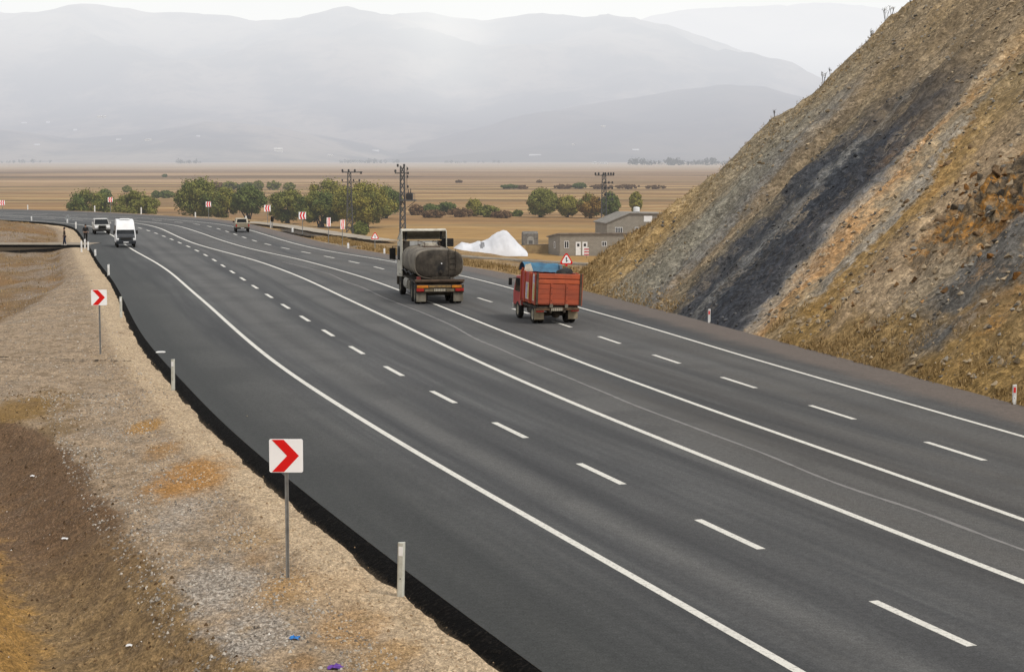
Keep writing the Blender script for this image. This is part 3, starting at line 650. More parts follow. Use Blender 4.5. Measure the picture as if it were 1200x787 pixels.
far_sign(129.5, 248.5, 12, 'tiny red and white chevron sign in front of the two low dark bushes', sz=.66)
far_sign(244.5, 255.5, 8, 'small red and white chevron sign in front of the big round willow', sz=.66)
far_sign(313.6, 264, 0, 'red and white chevron sign just behind the tan pickup, beside a black bin', top=2.3, sz=.72)
far_sign(354.6, 276.5, 4, 'red and white chevron sign facing the road left of the two narrow ones', top=2.35, sz=.70)
far_sign(385.4, 286, 70, 'chevron sign turned nearly edge on, first of the narrow pair left of the lattice pole', top=2.35, sz=.78)
far_sign(401.7, 290, 69, 'chevron sign turned nearly edge on, right of the narrow pair and beside the lattice pole', top=2.35, sz=.78)
far_sign(3, 251, 20, 'tiny chevron sign at the far left edge behind the brown mound', top=1.9, sz=.66)

def triangle_sign(loc, rz, label, top, side, facing=True, extra=False):
    root = empty('warning_sign', loc, R(rz), label=label, cat='road sign')
    hgt = side * .866; z0 = top - hgt
    mb = MB(); mb.cyl((0, .03, -.3), (0, .03, top - hgt * .35), .03, .03, 8); mb.build('pole', STEEL, root)
    def tri(sc, y0, y1, name, m):
        c = z0 + hgt / 3; r = side * .5774 * sc; pts = []
        for a in (90, 210, 330):
            for da in (-9, 9): pts.append((r * .97 * math.cos(R(a + da)), c + r * .97 * math.sin(R(a + da))))
        mm = MB(); mm.loft([[(x, y0, z) for x, z in pts], [(x, y1, z) for x, z in pts]]); return mm.build(name, m, root)
    if facing:
        tri(1, -.004, .004, 'sign_plate', SIGNR); tri(.73, -.009, -.005, 'sign_face', SIGNW)
        c = z0 + hgt / 3
        mm = MB(); mm.box(-.035 * side, .035 * side, -.013, -.010, c - .17 * side, c + .13 * side); mm.add([(-.09 * side, -.0115, c + .13 * side), (.09 * side, -.0115, c + .13 * side), (0, -.0115, c + .27 * side)], [(0, 1, 2)])
        mm.box(.035 * side, .13 * side, -.013, -.010, c - .10 * side, c - .04 * side); mm.build('arrow_symbol', BLACK, root)
        if extra:
            pp = [(.075 * math.cos(R(a)) * side * 1.3, .075 * math.sin(R(a)) * side * 1.3) for a in range(0, 360, 30)]
            flat_plate('small_disc', pp, -.006, .002, SIGNR, root, z0 - .13 * side)
    else: tri(1, -.004, .004, 'sign_plate', SIGNBACK)
    return root
x, y = ground_at(663.7, 332, -.1); D_ = y
triangle_sign((x, y, -.12), 0, 'red bordered warning triangle with a black arrow above the red truck', 7.42 - (296 - HOR) / FOC * y, 14.2 / FOC * y, extra=True)
x, y = ground_at(439.5, 293.5, -.1)
triangle_sign((x, y, -.12), 12, 'small warning triangle seen left of the tanker mirror, among the far chevrons', 7.4 - (271.5 - HOR) / FOC * y, 8.6 / FOC * y)
x, y = ground_at(79.5, 262, -.15)
triangle_sign((x, y, -.2), 200, 'grey back of a triangular sign on the inside of the far bend', 7.35 - (249.5 - HOR) / FOC * y, 6.6 / FOC * y, facing=False)

def marker_post(loc, rz, label, h, w, m, refl, group, lean=0.0):
    root = empty('marker_post', loc, R(rz), label=label, cat='marker post', group=group)
    root.rotation_euler.y = R(lean)
    hw = w / 2; z1 = h
    ring = lambda z, dz: [(-hw, -.025, z), (-hw * .6, -.045, z), (hw * .6, -.045, z), (hw, -.025, z + dz), (hw, .02, z + dz), (-hw, .02, z)]
    mb = MB(); mb.loft([ring(-.35, 0), ring(z1 - .015, 0.015)]); mb.build('post_body', m, root)
    mb = MB(); mb.box(-hw * .62, hw * .62, -.052, -.0455, z1 - .24, z1 - .08); mb.build('reflector', refl, root)
    mb = MB(); mb.cyl((0, -.0475, z1 * .34), (0, -.0455, z1 * .34), .012, .012, 8); mb.build('fixing_hole', BLACK, root)
    return root
LG = 'pale marker posts along the left verge'
for (bx, by, top, w, lab, lean) in [(469.5, 699, 632, .12, 'pale marker post with white reflector nearest on the left, right of the big chevron sign', 1.5), (203, 456.5, 420, .115, 'pale marker post at the edge between the two left chevron signs', 0.5),
        (142, 372, 347, .115, 'pale marker post just right of the smaller chevron sign', 0), (127.4, 325.5, 309.5, .13, 'white marker post on the left edge, second beyond the smaller chevron sign', 0), (111.8, 302.5, 292, .14, 'white marker post on the left edge left below the white van', 0),
        (103.4, 293.5, 283, .14, 'white marker post, right one of the twins at the side road corner', 0), (99.6, 291, 280, .14, 'white marker post, left one of the twins at the side road corner', 0),
        (95.6, 295.5, 282, .13, 'greyish marker post left of the twins at the side road corner', 0), (89, 270, 260, .15, 'far marker post on the inside of the bend left of the silver jeep', 0), (79, 263, 256.5, .17, 'far marker post below the grey triangular sign back', 0),
        (37, 260.5, 253.5, .16, 'faint far marker post on the inside of the bend above the brown mound', 0)]:
    x, y = ground_at(bx, by, -.19)
    marker_post((x, y, -.19), -14, lab, (by - top) / FOC * y, w, POSTW if by > 340 else POSTWW, REFW, LG, lean)
RG = 'white marker posts on the outside of the bend'
for (bx, by, top, w, lab) in [(111, 248.5, 241, .17, 'tiny white marker post left of the far chevron by the low bushes'), (165.5, 250.5, 243, .17, 'tiny white marker post in front of the second low bush'), (32.5, 246, 240, .14, 'tiny pale marker post at the far left end of the road'),
        (229, 254.5, 248.5, .17, 'tiny white marker post left of the big round willow sign'), (288.3, 261, 253, .15, 'white marker post right behind the tan pickup'), (317.3, 266.5, 258, .15, 'white marker post below the black bin'),
        (342.8, 274, 266.5, .19, 'short white marker post left of the fourth far chevron'), (408, 292, 284.5, .17, 'white marker post at the foot of the lattice pole'), (450.4, 298.2, 291, .15, 'white marker post left of the tanker mirror')]:
    x, y = ground_at(bx, by, -.08); marker_post((x, y, -.08), 0, lab, (by - top) / FOC * y, w, POSTWW, REFW, RG)
for (bx, by, top, lab) in [(831, 378.5, 361.5, 'white marker post with red reflector at the foot of the dark rock streak'), (1188.5, 474, 449.5, 'white marker post with red reflector at the right edge below the cutting')]:
    x, y = ground_at(bx, by, -.02); marker_post((x, y, -.03), -8, lab, (by - top) / FOC * y, .115, POSTWW, REFR, 'red reflector posts below the cutting')
x, y = ground_at(317.2, 266, 0); mb = MB()
mb.loft([[(r * math.cos(R(a)), r * math.sin(R(a)), z) for a in range(0, 360, 36)] for z, r in ((0.55, .06), (.60, .16), (1.0, .18), (1.1, .16), (1.14, .06))]); 
root = empty('waste_bin', (x + .1, y + .6, 0.0), label='black bin on a stand beside the chevron behind the pickup', cat='bin'); mb.build('bin_body', BLACK, root)
mb = MB(); mb.cyl((0, 0, -.3), (0, 0, .6), .05, .05, 8); mb.build('stand', STEEL, root)

# ------------------------------------------------------------------ vehicles (forward = +Y)
def wheel(parent, x, y, r, w, hubm, dual=False, name='wheel'):
    for k in ((0, 1) if dual else (0,)):
        xx = x + (-1 if x > 0 else 1) * k * (w + .05)
        mb = MB(); prof = [(-w / 2, r * .60), (-w / 2, r * .93), (-w * .36, r), (w * .36, r), (w / 2, r * .93), (w / 2, r * .60)]
        mb.loft([[(xx + px, y + pr * math.cos(2 * math.pi * i / 22), r + pr * math.sin(2 * math.pi * i / 22)) for i in range(22)] for px, pr in prof], cap=False)
        t = mb.build(name, RUBBER, parent, smooth=True)
        mb = MB(); prof = [(-w / 2 + .01, r * .61), (-w * .30, r * .50), (-w * .26, r * .22), (-w * .40, r * .16), (-w * .40, 0.01)]
        s = -1 if x > 0 else 1
        mb.loft([[(xx + s * px, y + pr * math.cos(2 * math.pi * i / 22), r + pr * math.sin(2 * math.pi * i / 22)) for i in range(22)] for px, pr in prof], cap=False)
        mb.build('rim', hubm, t, smooth=True)
def superell(a, b, n, cx, cz, y, k=40):
    out = []
    for i in range(k):
        t = 2 * math.pi * i / k; c, s_ = math.cos(t), math.sin(t)
        out.append((cx + a * math.copysign(abs(c) ** (2 / n), c), y, cz + b * math.copysign(abs(s_) ** (2 / n), s_)))
    return out
DUST = paint('dusty_tank', (0.22, 0.19, 0.148), (0.115, 0.10, 0.08), 1.4, 0.75, bump=0.1, stretch=(1, .6, 1))
g = G('tank_end_grime'); o_ = g.obj()
x_, y_, z_ = g.sep(o_)
n_ = g.noise(o_, 2.2, 6, 0.68); st_ = g.noise(g.scale(o_, (7, 1, .6)), 1.0, 4, 0.6)
c_ = g.ramp(n_, [(0.3, (0.026, 0.022, 0.018)), (0.5, (0.050, 0.042, 0.034)), (0.72, (0.105, 0.088, 0.068))])
c_ = g.mix(g.math('MULTIPLY', g.step(st_, 0.5, 0.75), 0.35), c_, (0.11, 0.095, 0.075))
dd_ = g.n('VectorMath', {0: g.comb(g.math('SUBTRACT', x_, 0.10), g.math('MULTIPLY', g.math('SUBTRACT', z_, 1.75), 0.7), 0.0)}, operation='LENGTH').outputs['Value']
c_ = g.mix(g.math('MULTIPLY', g.step(g.math('ADD', dd_, g.math('MULTIPLY', n_, .35)), 0.62, 0.22), 0.8), c_, (0.012, 0.013, 0.016))
TANKEND = g.finish(c_, 0.7, spec=0.25)
CABW = paint('cab_cream', (0.60, 0.57, 0.48), (0.38, 0.35, 0.29), 2.5, 0.55)
CHASSIS = paint('chassis_grime', (0.030, 0.026, 0.022), (0.085, 0.068, 0.050), 3, 0.85)
RUST = paint('rusty_beam', (0.12, 0.080, 0.055), (0.055, 0.040, 0.032), 4, 0.85)
FLAP = paint('dusty_flap', (0.215, 0.195, 0.155), (0.13, 0.115, 0.09), 3, 0.9)
AMBER = paint('amber_lamp', (0.62, 0.22, 0.02), (0.40, 0.14, 0.02), 6, 0.35)
REDL = paint('red_lamp', (0.42, 0.018, 0.015), (0.22, 0.02, 0.015), 6, 0.4)
PLATE = paint('number_plate_dusty', (0.46, 0.42, 0.33), (0.30, 0.27, 0.21), 8, 0.6)
def plate_mat(name, base, ink):
    g = G(name); o = g.obj(); x, y, z = g.sep(o); n = g.noise(g.comb(g.math('MULTIPLY', x, 1.0), 0.0, 0.0), 30.0, 2)
    return g.finish(g.mix(g.math('MULTIPLY', g.step(g.math('SINE', g.math('MULTIPLY', x, 75.0)), 0.0, 0.5), g.step(n, 0.35, 0.5)), base, ink), .6)
PLATE = plate_mat('number_plate_worn', (0.44, 0.40, 0.32), (0.10, 0.09, 0.075)); PLATEW = plate_mat('number_plate_white', (0.75, 0.75, 0.75), (0.2, 0.2, 0.2))
def unreadable_plate(parent, x0, x1, y, z0, z1, m=None, dark=None):
    mb = MB(); mb.box(x0, x1, y, y + .015, z0, z1); p = mb.build('number_plate', m or PLATE, parent)
    return p
def tanker():
    x, y = ground_at(514.5, 356.5)
    root = empty('tanker_truck', (x, y, 0), R(10), label='dirty tanker truck with a grey oval tank and cream cab driving away', cat='tanker truck')
    root.location = (x - math.sin(R(10)) * 4.5 + .05, y + 4.45, 0.0)
    # frame and rear
    mb = MB(); mb.box(-.45, -.33, -4.3, 4.0, .72, .98); mb.box(.33, .45, -4.3, 4.0, .72, .98)
    for yy in (-3.6, -2.2, -.6, 1.0): mb.box(-.4, .4, yy, yy + .12, .74, .95)
    mb.box(-1.15, 1.15, -4.2, 1.5, 1.0, 1.12); mb.build('chassis', CHASSIS, root)
    mb = MB(); mb.box(-1.28, 1.25, -4.56, -4.36, 1.14, 1.26); mb.box(-1.24, 1.24, -4.3, -4.1, 1.04, 1.14); mb.build('rear_deck_beam', RUST, root, bevel=.02)
    mb = MB(); mb.box(-1.22, 1.22, -4.52, -4.40, .60, 1.0); mb.build('rear_bumper', CHASSIS, root, bevel=.02)
    for x0, x1, m, z0, z1 in ((-1.18, -.60, AMBER, .84, .97), (.60, 1.10, AMBER, .84, .97), (-1.20, -.82, REDL, .66, .81), (.78, 1.22, REDL, .66, .81)):
        mb = MB(); mb.box(x0, x1, -4.56, -4.523, z0, z1); mb.build('tail_lamp', m, root, bevel=.012)
    mb = MB(); mb.box(-.56, .56, -4.545, -4.523, .86, .97); mb.build('reflective_strip', paint('strip_dusty', (0.30, 0.19, 0.07), (0.16, 0.11, 0.06), 5, .7), root)
    unreadable_plate(root, -.30, .30, -4.545, .665, .79)
    for a_, b_ in ((-.78, -.34), (.34, .72)): mb = MB(); mb.box(a_, b_, -4.545, -4.523, .66, .78); mb.build('dusty_panel', paint('dust_panel', (0.20, 0.165, 0.11), (0.12, 0.10, 0.07), 6, .8), root)
    mb = MB(); mb.box(-1.18, -.98, -4.5, -4.3, 1.262, 1.40); mb.build('tool_box', paint('dull_red', (0.20, 0.035, 0.03), (0.09, 0.03, 0.025), 6, .7), root, bevel=.01)
    for sx_ in (-1, 1):
        mb = MB(); a = sorted((sx_ * .70, sx_ * 1.20)); mb.box(a[0], a[1], -4.42, -4.39, .14, .62); mb.build('mud_flap', FLAP, root)
    # axles
    for yy in (-3.70, -2.35):
        for sx_ in (-1, 1): wheel(root, sx_ * 1.06, yy, .52, .28, FLAP, True)
        mb = MB(); mb.cyl((-1, yy, .52), (1, yy, .52), .11, .11, 10); mb.build('axle', CHASSIS, root)
    for sx_ in (-1, 1): wheel(root, sx_ * 1.06, 2.75, .52, .29, FLAP)
    # fuel tank and side gear on the near side
    mb = MB(); mb.loft([superell(.30, .30, 3, -.98, .80, yy) for yy in (-.9, .55)]); mb.build('fuel_tank', paint('fuel_tank_grey', (0.36, 0.34, 0.29), (0.22, 0.20, 0.17), 4, .6), root, smooth=False)
    mb = MB(); mb.box(-1.2, -.78, -1.65, -1.05, .55, 1.0); mb.build('battery_box', FLAP, root, bevel=.02)
    mb = MB(); mb.box(.7, 1.2, -1.4, .4, .52, 1.0); mb.build('side_locker', CHASSIS, root, bevel=.02)
    # tank
    prof = [(-4.16, 1.10, .64), (-4.10, 1.20, .70), (-3.9, 1.235, .735), (-1.2, 1.235, .735), (1.45, 1.235, .735), (1.58, 1.12, .66)]
    mb = MB(); mb.loft([superell(a, b, 3.0, 0, 2.02, yy) for yy, a, b in prof], cap=True); tk = mb.build('tank', DUST, root, smooth=True)
    mb = MB(); rr = [(-4.165, 1.215, .715), (-4.195, 1.17, .68), (-4.225, .9, .5), (-4.24, .4, .2)]
    mb.loft([superell(a, b, 3.0, 0, 2.02, yy) for yy, a, b in rr]); mb.build('tank_end', TANKEND, root, smooth=True)
    mb = MB(); mb.loft([superell(1.245, .745, 3.0, 0, 2.02, -4.12), superell(1.245, .745, 3.0, 0, 2.02, -4.17)]); mb.build('end_rim', DUST, tk)
    for yy in (-2.6, -.9, .7):
        mb = MB(); mb.loft([superell(1.248, .748, 3.0, 0, 2.02, yy), superell(1.248, .748, 3.0, 0, 2.02, yy + .07)]); mb.build('tank_band', paint('band_grime', (0.23, 0.20, 0.165), (0.15, 0.13, 0.11), 4, .8), tk)
    mb = MB(); mb.loft([[(r * math.cos(R(a)), -.3 + r * math.sin(R(a)), z) for a in range(0, 360, 20)] for z, r in ((2.70, .48), (2.84, .46), (2.86, .40), (2.93, .38), (2.95, .1))]); mb.build('manhole', paint('manhole_pale', (0.44, 0.40, 0.33), (0.28, 0.25, 0.2), 4, .7), tk)
    mb = MB(); mb.box(-.42, .42, -1.6, 1.2, 2.752, 2.79)
    for px in (-.4, .4): mb.tube([(px, -1.6, 2.76), (px, -1.6, 2.98), (px, 1.2, 2.98), (px, 1.2, 2.76)], .018)
    mb.build('walkway', RUST, tk)
    mb = MB(); mb.cyl((.10, -4.30, 1.62), (.10, -4.22, 1.62), .10, .10, 12); mb.cyl((.10, -4.38, 1.62), (.10, -4.30, 1.62), .05, .05, 10); mb.tube([(-.35, -4.3, 1.34), (.55, -4.3, 1.36), (.55, -4.3, 1.22)], .035); mb.build('outlet_valve', CHASSIS, root)
    mb = MB(); mb.cyl((.12, -4.27, 2.06), (.12, -4.24, 2.06), .035, .035, 8); mb.build('gauge', REFW, root)
    mb = MB(); mb.tube([(-1.27, -3.9 + .5 * k, 1.55 - .14 * math.sin(k * math.pi / 4) ** 2) for k in range(11)], .045, 7); mb.build('hose', BLACK, root)
    mb = MB(); mb.tube([(.5, -4.29, 1.40), (.5, -4.29, 2.72), (.5, -4.1, 2.80)], .018, 5); mb.tube([(.85, -4.26, 1.40), (.85, -4.26, 2.68), (.85, -4.1, 2.76)], .018, 5)
    for k in range(5): mb.cyl((.5, -4.28, 1.5 + .28 * k), (.85, -4.26, 1.5 + .28 * k), .014, .014, 5)
    mb.build('ladder', CHASSIS, root)
    # cab
    mb = MB(); mb.prism([(2.1, 1.0), (4.15, .9), (4.3, 1.9), (4.0, 2.85), (2.1, 2.95)], 1.2); cab = mb.build('cab', CABW, root, bevel=.05)
    mb = MB(); mb.box(-1.12, 1.12, 2.07, 2.097, 1.05, 2.93); mb.build('cab_back_panel', paint('cab_back_dark', (0.035, 0.033, 0.03), (0.07, 0.06, 0.05), 3, .8), cab)
    mb = MB(); mb.box(-.75, .75, 2.04, 2.068, 2.66, 2.92); mb.build('rear_window', paint('pale_reflection_glass', (0.45, 0.45, 0.44), (0.30, 0.30, 0.29), 3, .3), cab)
    mb = MB(); mb.prism([(2.75, 1.85), (3.9, 1.85), (3.78, 2.6), (2.75, 2.62)], 1.212); mb.build('side_window', GLASS, cab)
    mb = MB(); mb.box(-1.05, 1.05, 4.2, 4.33, 1.9, 2.7, .05, 0, .14); mb.build('windscreen', GLASS, cab)
    mb = MB(); mb.box(-1.2, 1.2, 4.12, 4.42, .45, .95); mb.build('front_bumper', CHASSIS, cab, bevel=.04)
    for sx_ in (-1, 1):
        mb = MB(); mb.prism([(1.62, 1.25), (2.12, 1.25), (2.12, 3.50), (1.75, 3.50), (1.62, 3.2)], lambda y, z: .016); o = mb.build('side_fairing', CABW, cab); o.location.x = sx_ * (1.235 - .03); 
        mb = MB(); mb.prism([(1.75, 3.50), (2.12, 3.50), (3.7, 2.95), (2.12, 2.93)], .016); o = mb.build('roof_fairing_side', CABW, cab); o.location.x = sx_ * 1.195
        mb = MB(); mb.box(-.17, .17, -.06, .06, 0, .62); o = mb.build('mirror', BLACK, cab, bevel=.03); o.location = (sx_ * 1.46, 4.05, 1.85)
        mb = MB(); mb.tube([(sx_ * 1.2, 4.05, 2.55), (sx_ * 1.46, 4.05, 2.55), (sx_ * 1.46, 4.05, 1.85), (sx_ * 1.2, 4.05, 1.82)], .02); mb.build('mirror_arm', BLACK, cab)
    mb = MB(); mb.box(-1.30, -1.20, 4.0, 4.1, 1.62, 1.8); mb.build('step_mirror', REFW, cab, bevel=.02)
    mb = MB(); mb.prism([(1.75, 3.52), (2.2, 3.58), (3.9, 2.98), (3.9, 2.93), (2.2, 3.50), (1.75, 3.46)], 1.22); mb.build('roof_fairing', CABW, cab, bevel=.01)
    for sx_ in (-1, 1):
        mb = MB(); mb.cyl((sx_ * .95, 1.95, 3.0), (sx_ * .95, 1.95, 3.46), .06, .06, 8); mb.build('fairing_strut', BLACK, cab)
    mb = MB(); mb.box(.98, 1.62, 1.85, 2.03, 2.62, 3.06); mb.build('air_intake', BLACK, cab, bevel=.04)
    for sx_ in (-1, 1):
        mb = MB(); mb.box(sx_ * 1.0 - .2, sx_ * 1.0 + .2, 2.15, 3.35, 1.06, 1.16); mb.build('front_mudguard', CHASSIS, cab, bevel=.03)
    return root
tanker()

def red_truck():
    ORANGE = paint('orange_red_boards', (0.42, 0.092, 0.044), (0.28, 0.072, 0.042), 1.6, 0.6, stretch=(1, 1, 3))
    ORANGE2 = paint('orange_red_rails', (0.50, 0.11, 0.045), (0.37, 0.085, 0.042), 2.2, 0.55)
    REDCAB = paint('red_cab_paint', (0.42, 0.030, 0.028), (0.33, 0.028, 0.026), 2, 0.35, spec=0.5)
    DUSTY = paint('dusty_white_hub', (0.40, 0.36, 0.28), (0.26, 0.23, 0.18), 4, .8)
    x, y = ground_at(651, 379)
    TH = R(13)
    root = empty('cargo_truck', (x - math.sin(TH) * 1.2, y + 1.2, 0), TH, label='small red cargo truck with orange board sides and a blue tarpaulin on top', cat='truck')
    yr, yf = -1.55, 1.25; hw = 1.05
    tilt = R(2.2)
    mb = MB(); mb.box(-.36, -.26, -1.6, 2.6, .52, .68); mb.box(.26, .36, -1.6, 2.6, .52, .68); mb.box(-.95, .95, -1.5, 1.2, .70, .80); mb.build('chassis', CHASSIS, root)
    body = MB(); body.box(-hw, hw, yr, yf, .86, .95); bed = body.build('cargo_bed', ORANGE, root); bed.rotation_euler.y = tilt
    # rear tailgate: lower gate in three panels, two pressed rails above
    mb = MB(); mb.box(-hw + .05, hw - .05, yr - .02, yr + .03, .90, 1.78); tg = mb.build('tailgate', ORANGE, bed, bevel=.008)
    for z0, z1 in ((1.80, 1.99), (2.02, 2.24)):
        mb = MB(); mb.box(-hw + .05, hw - .05, yr - .035, yr + .02, z0, z1); mb.build('top_rail', ORANGE2, tg, bevel=.02)
    mb = MB(); mb.box(-hw + .05, hw - .05, yr + .021, yr + .03, .95, 2.2); mb.build('inner_board', paint('gap_dark', (0.12, 0.02, 0.012), None, 2, .8), tg)
    for xx in (-hw + .05, -.34, .36, hw - .05):
        mb = MB(); mb.box(xx - .05, xx + .05, yr - .075, yr - .022, .84, 1.80 if abs(xx) < .8 else 2.26); mb.build('stanchion', ORANGE if abs(xx) < .8 else RUST, tg, bevel=.01)
    for xx in (-.34, .36):
        mb = MB(); mb.box(xx - .07, xx + .07, yr - .10, yr - .03, .74, .90); mb.build('hinge', FLAP, tg)
        for zz in (1.05, 1.35, 1.62):
            mb = MB(); mb.cyl((xx, yr - .085, zz), (xx, yr - .074, zz), .022, .022, 8); mb.build('bolt', BLACK, tg)
    for zz in (1.12, 1.34, 1.56):
        mb = MB(); mb.box(-hw + .10, hw - .10, yr - .026, yr - .019, zz, zz + .012); mb.build('board_groove', paint('groove_dark', (0.28, 0.06, 0.03), None, 3, .8), tg)
    # sides: painted panels between posts
    YEL = paint('panel_yellow', (0.52, 0.44, 0.10), (0.40, 0.36, 0.30), 7, .6, amt=(.45, .6)); LIL = paint('panel_lilac', (0.30, 0.22, 0.42), (0.55, 0.50, 0.45), 9, .6, amt=(.45, .6)); WHT = paint('panel_white', (0.62, 0.58, 0.50), (0.42, 0.40, 0.30), 6, .6)
    for sx_ in (-1, 1):
        mb = MB(); a = sorted((sx_ * hw, sx_ * (hw - .05))); mb.box(a[0], a[1], yr, yf, .90, 2.22); sd_ = mb.build('side_board', REDCAB, bed)
        for (y0, y1, z0, z1, m) in ((yr + .05, yr + .62, 1.0, 2.19, WHT), (yr + .12, yr + .52, 1.05, 1.75, YEL), (yr + .14, yr + .48, 1.80, 2.1, LIL), (-.35, .38, 1.0, 1.75, WHT), (-.28, -.02, 1.05, 1.7, YEL), (.04, .30, 1.05, 1.7, LIL)):
            px = sx_ * (hw + (.008 if m is WHT else .014)); a = sorted((sx_ * (hw + .001), px)); mb = MB(); mb.box(a[0], a[1], y0, y1, z0, z1); mb.build('painted_panel', m, sd_)
        for yy in (yr + .02, -.75, -.45, .48, yf - .05):
            a = sorted((sx_ * (hw + .002), sx_ * (hw + .05))); mb = MB(); mb.box(a[0], a[1], yy, yy + .07, .84, 2.26); mb.build('side_post', ORANGE2, sd_)
    mb = MB(); mb.box(-hw, hw, yf - .06, yf, .9, 2.35); mb.build('headboard', ORANGE2, bed)
    # load inside
    mb = MB(); random.seed(5)
    for i in range(5):
        cx, cy = .3 + .14 * i, -.9 + .35 * i
        mb.loft([[(cx + r * math.cos(R(a)), cy + r * math.sin(R(a)), z) for a in range(0, 360, 40)] for z, r in ((1.9, .34), (2.2, .33), (2.35, .25), (2.42, .1))])
    mb.build('load_sacks', BLACK, bed, smooth=True)
    # cab with tarpaulin
    mb = MB(); mb.prism([(1.3, .62), (2.95, .55), (3.05, 1.15), (2.72, 1.92), (1.3, 2.02)], lambda y, z: 1.0 if z < 1.3 else .93); cab = mb.build('cab', REDCAB, root, bevel=.05); cab.rotation_euler.y = tilt * .6
    mb = MB(); mb.prism([(1.6, 1.22), (2.62, 1.22), (2.5, 1.82), (1.6, 1.84)], 1.005); mb.build('side_window', GLASS, cab)
    mb = MB(); mb.box(-.8, .8, 2.86, 3.02, 1.2, 1.82, .05, 0, .2); mb.build('windscreen', GLASS, cab)
    mb = MB(); mb.box(-1.0, 1.0, 2.9, 3.12, .38, .62); mb.build('front_bumper', paint('bumper_white', (0.5, .48, .44), None, 4, .6), cab, bevel=.03)
    mb = MB(); mb.box(-1.03, -.97, 1.35, 1.45, .62, 2.0); mb.build('cab_edge_panel', paint('pale_strip', (0.5, .42, .36), None, 4, .6), cab)
    for sx_ in (-1, 1):
        mb = MB(); mb.box(-.08, .08, -.03, .03, 0, .34); o = mb.build('mirror', BLACK, cab, bevel=.02); o.location = (sx_ * 1.24, 2.6, 1.46)
        mb = MB(); mb.tube([(sx_ * .95, 2.6, 1.80), (sx_ * 1.24, 2.6, 1.78), (sx_ * 1.24, 2.6, 1.5)], .013); mb.build('mirror_arm', BLACK, cab)
    TARP = paint('blue_tarpaulin', (0.055, 0.17, 0.27), (0.03, 0.09, 0.16), 2.5, .6, bump=.4); 
    P = []; nx, ny = 22, 14
    for i in range(nx):
        for j in range(ny):
            u, v = i / (nx - 1), j / (ny - 1); xx = -.98 + 1.70 * u; yy = 0.95 + 1.25 * v
            z = 2.18 + .42 * math.sin(math.pi * min(1, max(0, v * 1.02))) ** .55 * (1 - .12 * u) + .035 * fbm(xx * 3, yy * 3)
            P.append((xx + .03 * fbm(yy * 4, 1), yy, z))
    t = grid('tarpaulin', P, nx, ny, TARP); t.parent = root; t.rotation_euler.y = tilt
    mb = MB(); mb.add([(-1.02, .97, 2.2), (-.60, .90, 2.2), (-.72, .96, 2.56), (-.95, 1.0, 2.5)], [(0, 1, 2, 3)]); mb.build('tarpaulin_corner', WHT, t)
    mb = MB(); mb.box(.66, .78, .95, 1.7, 2.2, 2.52); mb.build('tarpaulin_end', paint('blue_grey', (0.16, 0.22, 0.28), (0.1, .14, .18), 4, .6), t, bevel=.02)
    # running gear
    for sx_ in (-1, 1):
        wheel(root, sx_ * .86, -.75, .40, .20, DUSTY, True); wheel(root, sx_ * .88, 2.05, .40, .22, DUSTY)
        mb = MB(); a = sorted((sx_ * .56, sx_ * 1.0)); mb.box(a[0], a[1], -1.30, -1.27, .20, .70); mb.build('mud_flap', paint('tan_flap', (0.36, 0.30, 0.20), (0.24, 0.2, 0.14), 5, .85), root)
        a = sorted((sx_ * .62, sx_ * .98)); mb = MB(); mb.box(a[0], a[1], yr - .03, yr + .06, .56, .72); mb.build('tail_lamp', REDL, root, bevel=.01)
    mb = MB(); mb.cyl((-.8, -.75, .40), (.8, -.75, .40), .09, .09, 10); mb.loft([superell(.17, .17, 2, .1, .40, yy, 16) for yy in (-.92, -.58)]); mb.build('axle', CHASSIS, root)
    mb = MB(); mb.box(-1.0, 1.0, yr - .05, yr + .05, .62, .72); mb.build('rear_bumper', paint('brown_bumper', (0.14, 0.085, 0.05), (0.08, .055, .035), 5, .85), root, bevel=.01)
    unreadable_plate(root, -.30, .22, yr - .068, .60, .73)
    mb = MB(); mb.loft([superell(.2, .2, 2.5, -.62, .52, yy, 18) for yy in (.1, .9)]); mb.build('fuel_tank', CHASSIS, root)
    return root
red_truck()

